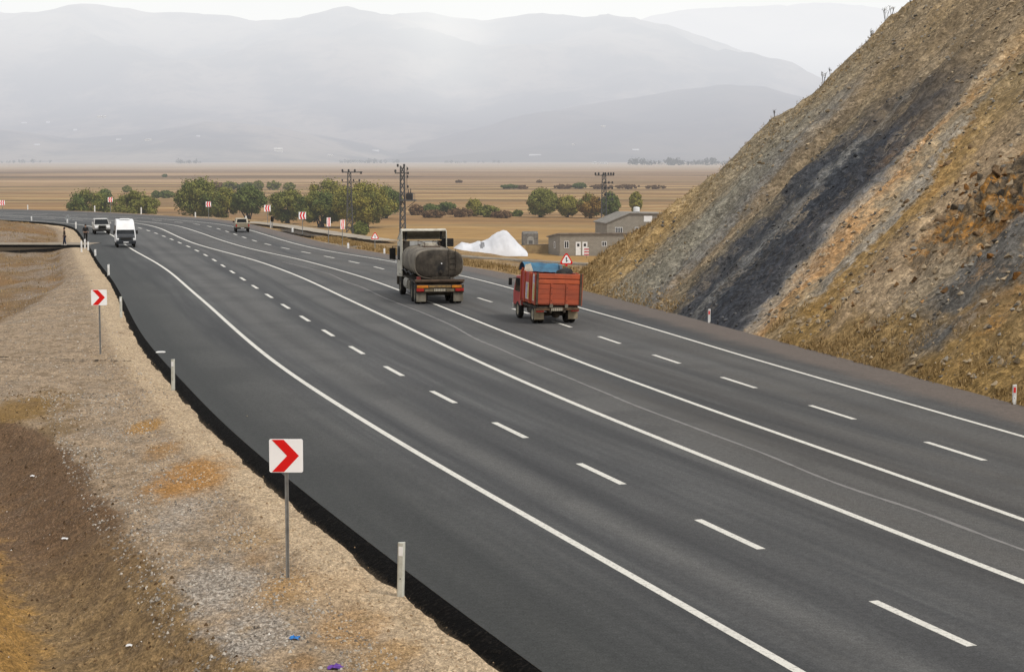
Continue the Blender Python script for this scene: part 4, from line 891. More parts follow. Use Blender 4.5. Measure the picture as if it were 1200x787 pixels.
def glasshouse(parent, prof, hw, m=None, name='side_window'):
    mb = MB(); mb.prism(prof, hw); return mb.build(name, m or GLASS, parent)
def minibus():
    W = paint('van_white', (0.80, 0.80, 0.80), (0.72, 0.72, 0.72), 1.5, 0.35, spec=0.5, haze=True); DK = paint('van_dark', (0.020, 0.024, 0.030), (0.035, 0.036, 0.04), 2, 0.3, spec=0.5)
    x, y = ground_at(139.6, 290.4)
    d = math.atan2(x, y)
    root = empty('minibus', (x, y, 0), R(180) + R(14), label='white high-roofed minibus with a dark bonnet coming towards us', cat='minibus'); root.scale = (.82, .9, .885)
    root.location.y += 2.4
    hwf = lambda y, z: .98 if z < 1.3 else .98 - .11 * (z - 1.3) / 1.2
    mb = MB(); mb.prism([(-2.7, .42), (2.42, .40), (2.50, .95), (2.36, 1.12), (1.72, 1.28), (1.10, 2.20), (.75, 2.46), (-.2, 2.58), (-2.62, 2.55), (-2.72, 1.6)], hwf); b = mb.build('body', W, root, bevel=.05)
    mb = MB(); mb.prism([(2.44, .80), (2.53, .97), (2.39, 1.145), (1.73, 1.31), (1.70, 1.24), (2.2, 1.0)], lambda y, z: .90); mb.build('bonnet', DK, b, bevel=.02)
    mb = MB(); mb.prism([(1.74, 1.30), (1.70, 1.25), (1.08, 2.02), (1.14, 2.08)], lambda y, z: .90 if z < 1.6 else .84); mb.build('windscreen', GLASS, b)
    mb = MB(); mb.box(-.70, .70, 2.40, 2.535, .62, 1.02); mb.build('front_panel', DK, b, bevel=.03)
    mb = MB(); mb.box(-.50, .50, 2.50, 2.555, .74, .94); mb.build('grille', BLACK, b, bevel=.02)
    mb = MB(); mb.prism([(2.30, .34), (2.56, .36), (2.58, .66), (2.40, .70)], .985); mb.build('front_bumper', DK, b, bevel=.03)
    unreadable_plate(b, -.26, .26, 2.585, .47, .58, PLATEW)
    for sx_ in (-1, 1):
        mb = MB(); mb.prism([(2.40, .78), (2.52, .80), (2.45, 1.08), (2.2, 1.14)], .15); o = mb.build('headlight', REFW, b, bevel=.02); o.location.x = sx_ * .80
        mb = MB(); mb.box(-.10, .10, -.06, .06, 0, .34); o = mb.build('mirror', BLACK, b, bevel=.03); o.location = (sx_ * 1.13, 1.55, 1.25)
        wheel(root, sx_ * .84, 1.62, .35, .22, STEEL); wheel(root, sx_ * .84, -1.7, .35, .22, STEEL)
    mb = MB(); mb.prism([(-2.3, 1.35), (.95, 1.35), (.75, 2.0), (-2.3, 2.0)], .965); mb.build('side_window', GLASS, b)
    mb = MB(); mb.box(-.5, .5, -.6, .3, 2.57, 2.66); mb.build('roof_hatch', W, b, bevel=.03)
    return root
minibus()
def jeep():
    SV = paint('jeep_silver', (0.50, 0.49, 0.46), (0.40, 0.39, 0.37), 1.5, 0.4, spec=0.5)
    x, y = ground_at(113.3, 274.7)
    root = empty('off_roader', (x, y + 2.0, 0), R(180) + R(16), label='silver off-road car with a dark bull bar following the white minibus', cat='car'); root.scale = (.85, .9, .83)
    mb = MB(); mb.prism([(-2.1, .5), (2.05, .48), (2.15, .85), (2.1, 1.05), (1.0, 1.14), (-2.15, 1.12)], .90); b = mb.build('body', SV, root, bevel=.06)
    mb = MB(); mb.prism([(-2.1, 1.11), (1.02, 1.13), (.45, 1.76), (-1.95, 1.78)], lambda y, z: .88 if z < 1.3 else .76); c = mb.build('cabin', SV, b, bevel=.05)
    mb = MB(); mb.prism([(1.06, 1.15), (1.0, 1.12), (.46, 1.70), (.52, 1.73)], lambda y, z: .80 if z < 1.3 else .70); mb.build('windscreen', GLASS, c)
    mb = MB(); mb.prism([(-1.8, 1.22), (.75, 1.22), (.38, 1.66), (-1.75, 1.66)], lambda y, z: .895 if z < 1.4 else .80); mb.build('side_window', GLASS, c)
    mb = MB(); mb.box(-.38, .38, 2.10, 2.17, .66, 1.0); mb.build('grille', BLACK, b)
    mb = MB(); mb.box(-.92, .92, 2.08, 2.26, .38, .60); mb.build('front_bumper', BLACK, b, bevel=.03)
    mb = MB()
    for xx in (-.36, .36): mb.tube([(xx, 2.26, .40), (xx, 2.30, 1.06)], .05)
    mb.tube([(-.36, 2.30, 1.06), (.36, 2.30, 1.06)], .04); mb.tube([(-.36, 2.28, .78), (.36, 2.28, .78)], .03); mb.build('bull_bar', BLACK, b)
    for sx_ in (-1, 1):
        mb = MB(); mb.box(sx_ * .66 - .16, sx_ * .66 + .16, 2.09, 2.165, .76, .98); mb.build('headlight', REFW, b, bevel=.02)
        mb = MB(); mb.box(-.09, .09, -.05, .05, 0, .2); o = mb.build('mirror', SV, c, bevel=.02); o.location = (sx_ * 1.0, .75, 1.2)
        wheel(root, sx_ * .78, 1.35, .38, .24, STEEL); wheel(root, sx_ * .78, -1.3, .38, .24, STEEL)
    return root
jeep()
def pickup():
    TN = paint('pickup_tan', (0.27, 0.235, 0.17), (0.21, 0.18, 0.13), 1.5, 0.45, spec=0.4)
    x, y = ground_at(280, 272.3)
    root = empty('pickup_truck', (x, y + 1.9, 0), R(11), label='tan pickup truck driving away near the far bend', cat='pickup truck'); root.scale = (.82, .9, .83)
    mb = MB(); mb.prism([(-2.3, .5), (2.2, .48), (2.3, .85), (2.2, 1.0), (1.0, 1.08), (.6, 1.06), (-.55, 1.06), (-.55, .75), (-2.25, .75), (-2.3, .75)], .85); b = mb.build('body', TN, root, bevel=.03)
    mb = MB(); mb.prism([(-.6, 1.03), (1.15, 1.05), (.55, 1.66), (-.5, 1.68)], lambda y, z: .82 if z < 1.3 else .70); c = mb.build('cab', paint('pickup_cream', (0.52, 0.47, 0.37), (0.42, .38, .3), 2, .45), b, bevel=.05)
    mb = MB(); mb.box(-.60, .60, -.605, -.56, 1.16, 1.56, .06, .06); mb.build('rear_window', GLASS, c)
    mb = MB(); mb.prism([(-.3, 1.14), (.9, 1.14), (.5, 1.58), (-.28, 1.58)], lambda y, z: .84 if z < 1.4 else .745); mb.build('side_window', GLASS, c)
    mb = MB(); mb.prism([(1.17, 1.08), (1.12, 1.05), (.6, 1.60), (.66, 1.62)], lambda y, z: .72); mb.build('windscreen', GLASS, c)
    for sx_ in (-1, 1):
        a = sorted((sx_ * .85, sx_ * .79)); mb = MB(); mb.box(a[0], a[1], -2.28, -.56, .74, 1.08); mb.build('bed_side', TN, b, bevel=.01)
        mb = MB(); mb.box(sx_ * .76 - .07, sx_ * .76 + .07, -2.36, -2.30, .72, .98); mb.build('tail_lamp', REDL, b)
        wheel(root, sx_ * .74, 1.4, .35, .22, STEEL); wheel(root, sx_ * .74, -1.45, .35, .22, STEEL)
        mb = MB(); mb.box(-.09, .09, -.04, .04, 0, .18); o = mb.build('mirror', BLACK, c, bevel=.02); o.location = (sx_ * .96, .7, 1.12)
    mb = MB(); mb.box(-.68, .68, -2.33, -2.28, .64, 1.09); mb.build('tailgate', TN, b, bevel=.01)
    mb = MB(); mb.box(-.85, .85, -2.44, -2.31, .42, .60); mb.build('rear_bumper', BLACK, b, bevel=.02)
    unreadable_plate(b, -.2, .2, -2.46, .48, .57, PLATEW)
    return root
pickup()
# ------------------------------------------------------------------ people
SKIN = paint('skin', (0.32, 0.19, 0.13), (0.26, 0.15, 0.10), 6, .6); HAIR = paint('dark_hair', (0.012, 0.010, 0.009), None, 8, .7)
NAVY = paint('navy_cloth', (0.022, 0.030, 0.060), (0.014, 0.020, 0.040), 6, .9); DARKC = paint('black_cloth', (0.016, 0.015, 0.016), (0.03, 0.028, 0.027), 6, .9); BROWNC = paint('brown_cloth', (0.05, 0.038, 0.03), (0.03, 0.024, 0.02), 6, .9); PALE = paint('pale_shoe', (0.42, 0.40, 0.37), None, 6, .8)
def skinned(name, m, parent, V, E_, rad, sub=1, root=0):
    me = bpy.data.meshes.new(name); me.from_pydata(V, E_, []); me.update(); me.materials.append(m)
    o = bpy.data.objects.new(name, me); COL.objects.link(o); o.parent = parent
    md = o.modifiers.new('skin', 'SKIN'); md.use_smooth_shade = True
    for i, r in enumerate(rad):
        d = me.skin_vertices[0].data[i]; d.radius = (r, r) if not isinstance(r, tuple) else r; d.use_root = (i == root)
    sb = o.modifiers.new('sub', 'SUBSURF'); sb.levels = sub; sb.render_levels = sub
    return o
def person(px, py, h, rz, label, top, low, stride=.12, reach=0.0):
    x, y = ground_at(px, py, 0.0)
    root = empty('person', (x, y, 0.0), R(rz), label=label, cat='person', group='men standing at the side road corner'); k = h / 1.75; root.scale = (k, k, k)
    J = dict(pelvis=(0, 0, .95), waist=(0, 0, 1.10), chest=(0, .01, 1.32), neck=(0, .01, 1.47), headb=(0, .025, 1.56), headm=(0, .03, 1.64), headt=(0, .02, 1.73))
    V = list(J.values()); E_ = [(i, i + 1) for i in range(6)]; rad = [(.155, .105), (.135, .10), (.165, .11), .058, .082, (.083, .098), .055]
    TV = [J['pelvis']]; TE = []; TR = [(.165, .115)]; CV = [J['pelvis'], J['waist'], J['chest'], (0, .01, 1.44)]; CE = [(0, 1), (1, 2), (2, 3)]; CR = [(.172, .122), (.155, .118), (.18, .125), .085]
    for s_ in (-1, 1):
        st = s_ * stride
        leg = [(s_ * .10, 0, .86), (s_ * .105, st * .45 + .015, .48), (s_ * .11, st, .10), (s_ * .115, st + .13, .035)]
        b = len(V); V += leg; E_ += [(0, b), (b, b + 1), (b + 1, b + 2), (b + 2, b + 3)]; rad += [.088, .058, .042, .038]
        b = len(TV); TV += leg[:3]; TE += [(0, b), (b, b + 1), (b + 1, b + 2)]; TR += [.105, .080, .068]
        arm = [(s_ * .19, 0, 1.40), (s_ * .245, -.02 + reach * .1, 1.13), (s_ * .235, .08 + reach * .25, .90 + reach * .25), (s_ * .23, .11 + reach * .33, .80 + reach * .33)]
        b = len(V); V += arm; E_ += [(2, b), (b, b + 1), (b + 1, b + 2), (b + 2, b + 3)]; rad += [.060, .044, .033, .030]
        for f_ in range(5):     # fingers and thumb
            q = Vector(arm[3]); dx = (-.03 + .017 * f_) if f_ < 4 else .0
            L_ = (.062, .075, .072, .055, .045)[f_]; tip = q + (Vector((dx * .4, dx + .02, -L_)) if f_ < 4 else Vector((-s_ * .03, .045, -.03)))
            c = len(V); V.append(tuple(q + (tip - q) * .55)); V.append(tuple(tip + Vector((-s_ * .012, 0, 0)))); E_ += [(b + 3, c), (c, c + 1)]; rad += [.0095, .008]
        b = len(CV); CV += arm[:3]; CE += [(2, b), (b, b + 1), (b + 1, b + 2)]; CR += [.078, .060, .050]
        mb = MB(); lx, ly, lz = leg[2]; mb.box(lx - .048, lx + .048, ly - .07, ly + .20, 0.0, .085, .01, .01, .05); mb.build('shoe', PALE if low is NAVY else BLACK, root, bevel=.02)
    skinned('body', SKIN, root, V, E_, rad); skinned('trousers', low, root, TV, TE, TR); skinned('jacket', top, root, CV, CE, CR)
    mb = MB(); mb.loft([[(.0 + .088 * c * math.cos(t), .012 + .104 * c * math.sin(t), z) for t in [2 * math.pi * i / 14 for i in range(14)]] for z, c in ((1.60, .95), (1.66, 1.06), (1.715, 1.0), (1.75, .72), (1.768, .25))]); hr = mb.build('hair', HAIR, root, smooth=True); hr.location.y = -.012
    mb = MB(); mb.loft([[(r * math.cos(t), .115 + dy, 1.632 + r * math.sin(t)) for t in [2 * math.pi * i / 8 for i in range(8)]] for dy, r in ((0, .018), (.022, .008))]); mb.build('nose', SKIN, root)
    return root
person(75.8, 287.3, 1.52, 100, 'man in dark blue trousers standing on the side road', BROWNC, NAVY)
person(100.5, 283.5, 1.58, 200, 'man in black clothes standing beside the marker posts', DARKC, DARKC, .2, .5)

# ------------------------------------------------------------------ trees and bushes
def leaf_mat(name, dark, mid, light):
    g = G(name); r = g.rand(); P = g.pos()
    n = g.noise(P, 0.55, 3, 0.6)
    f = g.math('ADD', g.math('MULTIPLY', r, 0.42), g.math('MULTIPLY', n, 0.80))
    col = g.ramp(f, [(0.28, dark), (0.60, mid), (0.92, light)])
    return g.finish(col, 0.8, 0, None, True, 0.15)
LEAFS = {'olive': leaf_mat('willow_olive', (0.055, 0.064, 0.014), (0.145, 0.148, 0.031), (0.25, 0.24, 0.058)),
         'dark': leaf_mat('willow_dark', (0.038, 0.055, 0.016), (0.094, 0.120, 0.030), (0.17, 0.19, 0.052)),
         'yellow': leaf_mat('willow_yellow', (0.085, 0.082, 0.016), (0.21, 0.19, 0.034), (0.34, 0.29, 0.062)),
         'green': leaf_mat('bush_green', (0.040, 0.052, 0.012), (0.11, 0.130, 0.025), (0.20, 0.21, 0.05)),
         'rust': leaf_mat('scrub_rust', (0.07, 0.042, 0.020), (0.16, 0.095, 0.046), (0.26, 0.17, 0.085)),
         'orange': leaf_mat('willow_orange', (0.075, 0.048, 0.012), (0.20, 0.120, 0.025), (0.30, 0.19, 0.05))}
BARK = paint('bark', (0.055, 0.045, 0.035), (0.025, 0.021, 0.017), 3, .95, haze=True)
def leaves(mb, c, rad, n, size, rr, flat=0.8):
    for _ in range(n):
        while True:
            d = Vector((rr.uniform(-1, 1), rr.uniform(-1, 1), rr.uniform(-1, 1)))
            if 0.1 < d.length < 1: break
        d.normalize(); q = c + Vector((d.x * rad, d.y * rad, d.z * rad * flat)) * (rr.random() ** 0.45)
        nn = (d + Vector((rr.uniform(-.8, .8), rr.uniform(-.8, .8), rr.uniform(-.5, .9)))).normalized()
        u = nn.cross(Vector((rr.uniform(-1, 1), rr.uniform(-1, 1), rr.uniform(-1, 1)))).normalized(); w_ = nn.cross(u)
        s = size * rr.uniform(.6, 1.35); a = s * .62
        mb.add([q - u * s, q + w_ * a * .7, q + u * s, q - w_ * a], [(0, 1, 2, 3)])
def tree(px, top, wpx, base, kind, label, name='willow_tree', cat='tree', group='willows and bushes behind the road', seed=0, dens=1.0, trunk=.10, z=PLZ, mixk=None, skew=0.0):
    rr = random.Random(seed * 77 + int(px)); D = (CAMH - z) * FOC / (base - HOR); x = (px - 600) / FOC * D; W = wpx / FOC * D; H = (base - top) / FOC * D
    root = empty(name, (x, D, z), 0, label=label, cat=cat, group=group)
    nclump = int(40 * (1 + .4 * (W > H))); cl = []; lo = trunk * H
    for i in range(nclump):
        while True:
            u = Vector((rr.uniform(-1, 1), rr.uniform(-1, 1), rr.uniform(-1, 1)))
            if u.length < 1: break
        u = u.normalized() * (u.length ** .5)
        r = min(W, 1.3 * H) * rr.uniform(.11, .19)
        zz = lo + (H - lo) * (.5 + .5 * u.z * .86); wf = 1.04 - .25 * max(0, u.z) ** 2 - .02 * max(0, -u.z)
        cl.append((Vector((u.x * (W / 2 - r) * wf + skew * W * (zz / H - .4), u.y * (W / 2 - r) * wf, zz)), r))
    ls = max(.16, min(.42, .75 / FOC * D * 1.8)); mbs = {}
    for c, r in cl:
        k = mixk if (mixk and rr.random() < .35) else kind
        leaves(mbs.setdefault(k, MB()), c, r, int(230 * dens * rr.uniform(.5, 1.3)), ls, rr, .85)
        leaves(mbs[k], c + Vector((0, 0, r * .3)), r * 1.35, int(22 * dens), ls * .8, rr)
    for k, m in mbs.items(): m.build('crown', LEAFS[k], root, fix=False)
    mb = MB(); nl = 6 if H > 3 else 3; r0 = .035 * H ** .8 + .03
    for i in range(nl):
        c, r = cl[i * 3 % len(cl)]; b = Vector((rr.uniform(-.06, .06) * W, rr.uniform(-.05, .05) * W, -.3)); m1 = b.lerp(c, .4) + Vector((rr.uniform(-.04, .04) * W, 0, .10 * H)); pts = [b, m1, c + Vector((0, 0, r * .4))]
        mb.cyl(pts[0], pts[1], r0, r0 * .62, 7); mb.cyl(pts[1], pts[2], r0 * .62, r0 * .18, 6)
        for _ in range(3):
            t_ = m1.lerp(pts[2], rr.uniform(.2, .8)); mb.cyl(t_, t_ + Vector((rr.uniform(-.14, .14) * W, rr.uniform(-.1, .1) * W, .12 * H)), r0 * .25, r0 * .06, 5)
    mb.build('trunk', BARK, root)
    return root
T = tree
T(108, 221, 62, 262, 'dark', 'low dark green bush, left of the two bushes beyond the far bend', 'bush', 'bush', seed=1, trunk=.05, mixk='olive')
T(161, 224, 58, 263, 'olive', 'low olive green bush, right of the two bushes beyond the far bend', 'bush', 'bush', seed=2, trunk=.05)
T(233, 209, 64, 260, 'olive', 'big round olive willow standing alone left of the tree line', seed=3, mixk='dark', dens=1.4, trunk=.1)
T(264, 221, 42, 259, 'yellow', 'yellowing willow leaning on the big round one', seed=4, mixk='olive')
T(293, 218, 48, 260, 'dark', 'slim green willow with its bare forked trunk showing, behind the pickup', seed=5, trunk=.24)
T(338, 223, 54, 262, 'olive', 'rounded olive willow right of the slim one', seed=6, mixk='dark', trunk=.10)
T(386, 213, 66, 252, 'yellow', 'yellow green willow rising behind the tree line left of the lattice pole', seed=7, mixk='olive')
T(376, 225, 64, 265, 'dark', 'dense green willow with dark trunk bases left of the lattice pole', seed=8, mixk='olive', dens=1.3)
T(428, 215, 80, 266, 'yellow', 'widest yellow green willow right behind the lattice pole', seed=9, mixk='olive', dens=1.5)
T(452, 220, 44, 256, 'dark', 'dark green willow at the right end of the tree line', seed=10)
T(422, 260, 23, 278, 'green', 'small bright green bush in the grass below the widest willow', 'bush', 'bush', seed=11, trunk=.05, dens=.6)
RGp = 'trees in the fields left of the cutting'
T(634, 222, 44, 254, 'olive', 'round green willow in the open field above the white heap', group=RGp, seed=12, dens=1.2)
T(665, 231, 30, 254, 'yellow', 'low yellow green willow between the round one and the orange one', group=RGp, seed=13)
T(692, 229, 34, 255, 'orange', 'orange leaved willow left of the pole with many insulators', group=RGp, seed=14, mixk='olive')
T(713, 226, 30, 255, 'dark', 'green willow directly behind the pole with many insulators', group=RGp, seed=15)
T(745, 224, 17, 252, 'yellow', 'narrow yellow tree behind the roof of the rear building', group=RGp, seed=16)
for i, (px, top, w_, base, k, lab) in enumerate([(505, 239, 20, 250, 'dark', 'dark green bush in the rusty scrub right of the tanker'), (524, 237, 24, 249, 'dark', 'second dark green bush in the rusty scrub'), (556, 233, 22, 253, 'yellow', 'yellow bush standing out of the rusty scrub'),
        (572, 241, 30, 254, 'olive', 'brownish bush right of the yellow bush'), (604, 246, 20, 253, 'green', 'small green bush left of the round field willow'), (488, 240, 18, 252, 'rust', 'rust coloured bush just right of the transformer pole'), (540, 244, 34, 254, 'rust', 'wide rust coloured bush under the yellow bush'),
        (508, 246, 30, 255, 'rust', 'rust coloured bush in front of the dark bushes'), (588, 247, 26, 255, 'rust', 'rust coloured bush right of the yellow bush')]):
    T(px, top, w_, base, k, lab, 'bush', 'bush', 'bushes along the field edge', seed=20 + i, trunk=.03, dens=.6)
for i, (px, top, w_, base, k) in enumerate([(255, 213, 18, 222, 'rust'), (270, 213, 22, 222, 'olive'), (290, 214, 24, 222, 'dark'), (303, 212, 16, 222, 'olive'), (321, 212, 20, 222, 'olive'), (340, 214, 16, 223, 'olive'), (150, 218, 12, 225, 'olive'), (196, 223, 20, 232, 'dark'), (184, 224, 12, 232, 'dark'), (125, 222, 16, 232, 'dark'), (194.5, 204, 7, 207.5, 'dark'), (679, 214, 18, 221, 'dark'), (660, 216, 26, 221, 'rust'), (705, 216, 28, 221, 'rust'), (735, 216, 30, 221, 'rust'), (597, 216, 22, 221, 'dark'), (612, 217, 14, 221, 'rust'), (768, 217, 26, 221, 'rust'), (632, 211, 8, 214, 'rust'), (538, 211, 9, 214, 'rust')]):
    o = T(px, top, w_, base, k, 'low shrub far out on the brown plain', 'shrub', 'shrub', 'low shrubs far out on the plain', seed=40 + i, trunk=.02, dens=.35)

# ------------------------------------------------------------------ power poles
IRON = paint('lattice_iron', (0.085, 0.085, 0.085), (0.05, 0.05, 0.05), 2, .7, haze=True); PORC = paint('insulator_brown', (0.012, 0.011, 0.011), (0.02, 0.018, 0.018), 3, .4, haze=True)
def lattice(root, H, wb, wt, n=11, r=.085):
    mb = MB()
    def cn(k, t):
        w_ = lerp(wb, wt, t) / 2; return Vector(((-1, 1, 1, -1)[k] * w_, (-1, -1, 1, 1)[k] * w_, H * t))
    for k in range(4): mb.cyl(cn(k, 0) - Vector((0, 0, .4)), cn(k, 1), r, r * .8, 5)
    for i in range(n):
        t0, t1 = i / n, (i + 1) / n
        for k in range(4):
            j = (k + 1) % 4
            mb.cyl(cn(k, t0), cn(j, t1), r * .55, r * .55, 4); mb.cyl(cn(j, t0), cn(k, t1), r * .55, r * .55, 4)
    return mb.build('lattice_mast', IRON, root)
def insul(root, pts, s=.24):
    for p in pts:
        mb = MB(); mb.loft([[(p[0] + rr_ * math.cos(a), p[1] + rr_ * math.sin(a), p[2] + zz) for a in [2 * math.pi * i / 8 for i in range(8)]] for zz, rr_ in ((0, s * .4), (s * .4, s), (s, s * .7), (s * 1.3, s), (s * 2.0, s * .8), (s * 2.5, s * .3))]); mb.build('insulator', PORC, root)
def arm(root, x0, x1, z, w=.09):
    mb = MB(); mb.box(x0, x1, -w, w, z - w, z + w); mb.build('cross_arm', IRON, root)
D = 329; x = (410 - 600) / FOC * D; r1 = empty('power_pole', (x, D, PLZ), R(8), label='lattice power pole with one wide cross arm beside the chevrons', cat='power pole')
lattice(r1, 13.1, 1.25, .55); arm(r1, -1.3, 2.35, 13.05); insul(r1, [(-1.2, 0, 13.1), (-.1, 0, 13.1), (1.0, 0, 13.1), (2.1, 0, 12.7)], .2); arm(r1, -1.3, 1.9, 11.3, .05); insul(r1, [(-1.25, 0, 11.4), (.75, 0, 11.4), (1.8, 0, 11.4)], .17)
D = 300; x = (472 - 600) / FOC * D; r2 = empty('power_pole', (x, D, PLZ), R(-6), label='tallest power pole, carrying a transformer on a platform behind the tanker', cat='power pole')
lattice(r2, 14.3, .95, .62); arm(r2, -1.2, .9, 13.1); insul(r2, [(-.75 + .0, 0, 14.1), (.3, 0, 14.1), (-1.15, 0, 13.2)], .2)
mb = MB(); mb.cyl((.75, 0, 10.0), (.75, 0, 14.2), .05, .05, 6); mb.build('riser', IRON, r2); insul(r2, [(.85, 0, 13.6), (.95, 0, 12.9), (.85, 0, 12.3), (.9, 0, 10.7)], .17)
mb = MB(); mb.box(-.45, 2.2, -.8, .8, 8.6, 8.78); mb.tube([(-.4, -.75, 8.78), (-.4, -.75, 9.7), (2.15, -.75, 9.7), (2.15, -.75, 8.78)], .035, 5); mb.cyl((2.1, 0, 8.6), (.4, 0, 7.2), .05, .05, 5); mb.build('platform', IRON, r2)
mb = MB(); mb.box(.7, 1.7, -.5, .5, 8.78, 9.9); mb.cyl((1.0, 0, 9.9), (1.0, 0, 10.5), .09, .05, 6); mb.cyl((1.35, 0, 9.9), (1.35, 0, 10.6), .09, .05, 6)
for k in range(6): mb.box(.62, .70, -.42 + .15 * k, -.36 + .15 * k, 8.9, 9.7)
mb.build('transformer', PORC, r2)
D = 322; x = (707.5 - 600) / FOC * D; r3 = empty('power_pole', (x, D, PLZ), 0, label='power pole with three stacked rows of insulators behind the front building', cat='power pole')
lattice(r3, 12.7, 1.15, .6); arm(r3, -1.6, 1.75, 12.55, .07); insul(r3, [(-1.5, 0, 12.6), (-.95, 0, 12.6), (-.1, 0, 12.6), (.25, 0, 12.6), (.75, 0, 12.6), (1.2, 0, 12.6), (1.65, 0, 12.6)], .19)
for zz in (11.3, 10.35, 9.2): arm(r3, -.1, 1.6, zz, .05); insul(r3, [(.15, -.1, zz - .2), (.85, -.1, zz - .2), (1.45, -.1, zz - .2)], .17)
arm(r3, -1.0, 1.7, 8.2, .04); insul(r3, [(-.85, 0, 8.2), (1.5, 0, 8.2)], .17)

# ------------------------------------------------------------------ buildings, heap, channel
def block_mat():
    g = G('concrete_block'); o = g.obj(); n = g.noise(o, 1.1, 6, 0.65); x, y, z = g.sep(o)
    br = g.n('TexBrick', {'Vector': g.comb(g.math('ADD', x, y), z, 0.0), 'Color1': (1, 1, 1, 1), 'Color2': (.84, .84, .83, 1), 'Mortar': (.72, .72, .70, 1), 'Scale': 1.0, 'Mortar Size': 0.02, 'Brick Width': 0.42, 'Row Height': 0.22}).outputs[0]
    col = g.mix(n, (0.23, 0.205, 0.17), (0.34, 0.31, 0.26)); col = g.mix(1.0, col, br, 'MULTIPLY')
    col = g.mix(g.math('MULTIPLY', g.step(z, .9, 0.0), .35), col, (0.16, 0.14, 0.115))
    return g.finish(col, .92, haze=True, spec=.1)
BLOCK = block_mat(); ROOFM = paint('flat_roof_slab', (0.22, 0.19, 0.16), (0.12, 0.10, 0.085), 1.2, .9, haze=True); FRAME = paint('white_frame', (0.75, 0.75, 0.74), (0.66, .66, .65), 2, .5, haze=True); DGL = paint('window_dark', (0.018, 0.018, 0.02), (0.04, .04, .042), 2, .2, haze=True)
def window(parent, x0, x1, y, z0, z1, n=2):
    mb = MB(); f_ = .07; mb.box(x0, x1, y - .05, y - .002, z0, z0 + f_); mb.box(x0, x1, y - .05, y - .002, z1 - f_, z1)
    for i in range(n + 1):
        a = x0 + (x1 - x0 - f_) * i / n; mb.box(a, a + f_, y - .051, y - .003, z0 + f_, z1 - f_)
    w_ = mb.build('window', FRAME, parent); mb = MB(); mb.box(x0 + f_, x1 - f_, y - .02, y - .001, z0 + f_, z1 - f_); mb.build('pane', DGL, w_); return w_
def door(parent, x0, x1, y, h):
    mb = MB(); mb.box(x0, x1, y - .06, y - .002, .02, h); d_ = mb.build('door', FRAME, parent); mb = MB(); mb.box(x0 + .22, x1 - .22, y - .075, y - .061, h * .66, h * .88); mb.build('pane', DGL, d_)
    mb = MB(); mb.box(x1 - .16, x1 - .10, y - .10, y - .061, 1.0, 1.12); mb.build('handle', BLACK, d_)
b1 = empty('block_building', ((56 / FOC) * 294, 294, PLZ), R(12), label='long grey block building with white doors left of the cutting', cat='building')
mb = MB(); mb.add([(0, 0, -.3), (19, 0, -.3), (19, 8, -.3), (0, 8, -.3), (0, 0, 3.42), (19, 0, 3.42), (19, 8, 2.62), (0, 8, 2.62)], [(3, 2, 1, 0), (4, 5, 6, 7), (0, 1, 5, 4), (1, 2, 6, 5), (2, 3, 7, 6), (3, 0, 4, 7)]); mb.build('wall', BLOCK, b1)
mb = MB(); mb.add([(-.3, -.35, 3.44), (19.3, -.35, 3.44), (19.3, 8.3, 2.60), (-.3, 8.3, 2.60), (-.3, -.35, 3.62), (19.3, -.35, 3.62), (19.3, 8.3, 2.78), (-.3, 8.3, 2.78)], [(3, 2, 1, 0), (4, 5, 6, 7), (0, 1, 5, 4), (1, 2, 6, 5), (2, 3, 7, 6), (3, 0, 4, 7)]); mb.build('roof', ROOFM, b1)
for px in (663.8,): window(b1, .72, 1.5, 0, 1.15, 2.3)
door(b1, 2.62, 3.45, 0, 2.15); door(b1, 3.72, 4.55, 0, 2.15); window(b1, 6.95, 7.75, 0, 1.4, 2.2); door(b1, 9.7, 10.5, 0, 2.1)
mb = MB(); mb.box(-.05, -.002, 3.0, 3.9, 1.0, 2.1); w_ = mb.build('window', FRAME, b1); mb = MB(); mb.box(-.07, -.051, 3.12, 3.5, 1.1, 2.0); mb.build('pane', DGL, w_)
b2 = empty('block_building', ((111 / FOC) * 312, 312, PLZ), R(10), label='taller grey building with barred windows behind the long one', cat='building')
mb = MB(); pr = [(0, -.3), (0, 4.55), (3.9, 6.15), (11, 6.0), (11, -.3)]; mb.loft([[(a, 0, b) for a, b in pr], [(a, 9, b) for a, b in pr]]); mb.build('wall', BLOCK, b2)
mb = MB(); pr = [(-.3, 4.45), (-.3, 4.6), (3.9, 6.30), (11.3, 6.14), (11.3, 6.02), (3.9, 6.17)]; mb.loft([[(a, -.3, b) for a, b in pr], [(a, 9.3, b) for a, b in pr]]); mb.build('roof', paint('roof_pale', (0.24, 0.22, 0.19), (0.17, .155, .135), 1, .9, haze=True), b2)
window(b2, 1.45, 2.75, 0, 2.75, 3.85, 4); window(b2, 4.9, 5.9, 0, 2.75, 3.85, 3)
mb = MB(); mb.box(6.45, 7.9, -.07, -.003, 4.75, 5.75); mb.build('white_panel', FRAME, b2); mb = MB(); mb.box(6.5, 7.0, -.03, -.003, 2.6, 3.9); mb.build('dark_opening', DGL, b2)
tk_ = empty('water_tank', (b2.location.x + 5.3, 316, PLZ + 6.12), 0, label='small white water tank on the roof of the rear building', cat='water tank')
mb = MB(); mb.loft([[(r * math.cos(a), r * math.sin(a), z) for a in [2 * math.pi * i / 14 for i in range(14)]] for z, r in ((.25, .5), (.3, .55), (.95, .55), (1.05, .45), (1.1, .15))]); mb.build('tank_body', FRAME, tk_)
mb = MB()
for a in range(0, 360, 90): mb.cyl((.4 * math.cos(R(a)), .4 * math.sin(R(a)), -.1), (.4 * math.cos(R(a)), .4 * math.sin(R(a)), .27), .04, .04, 5)
mb.build('stand', IRON, tk_)
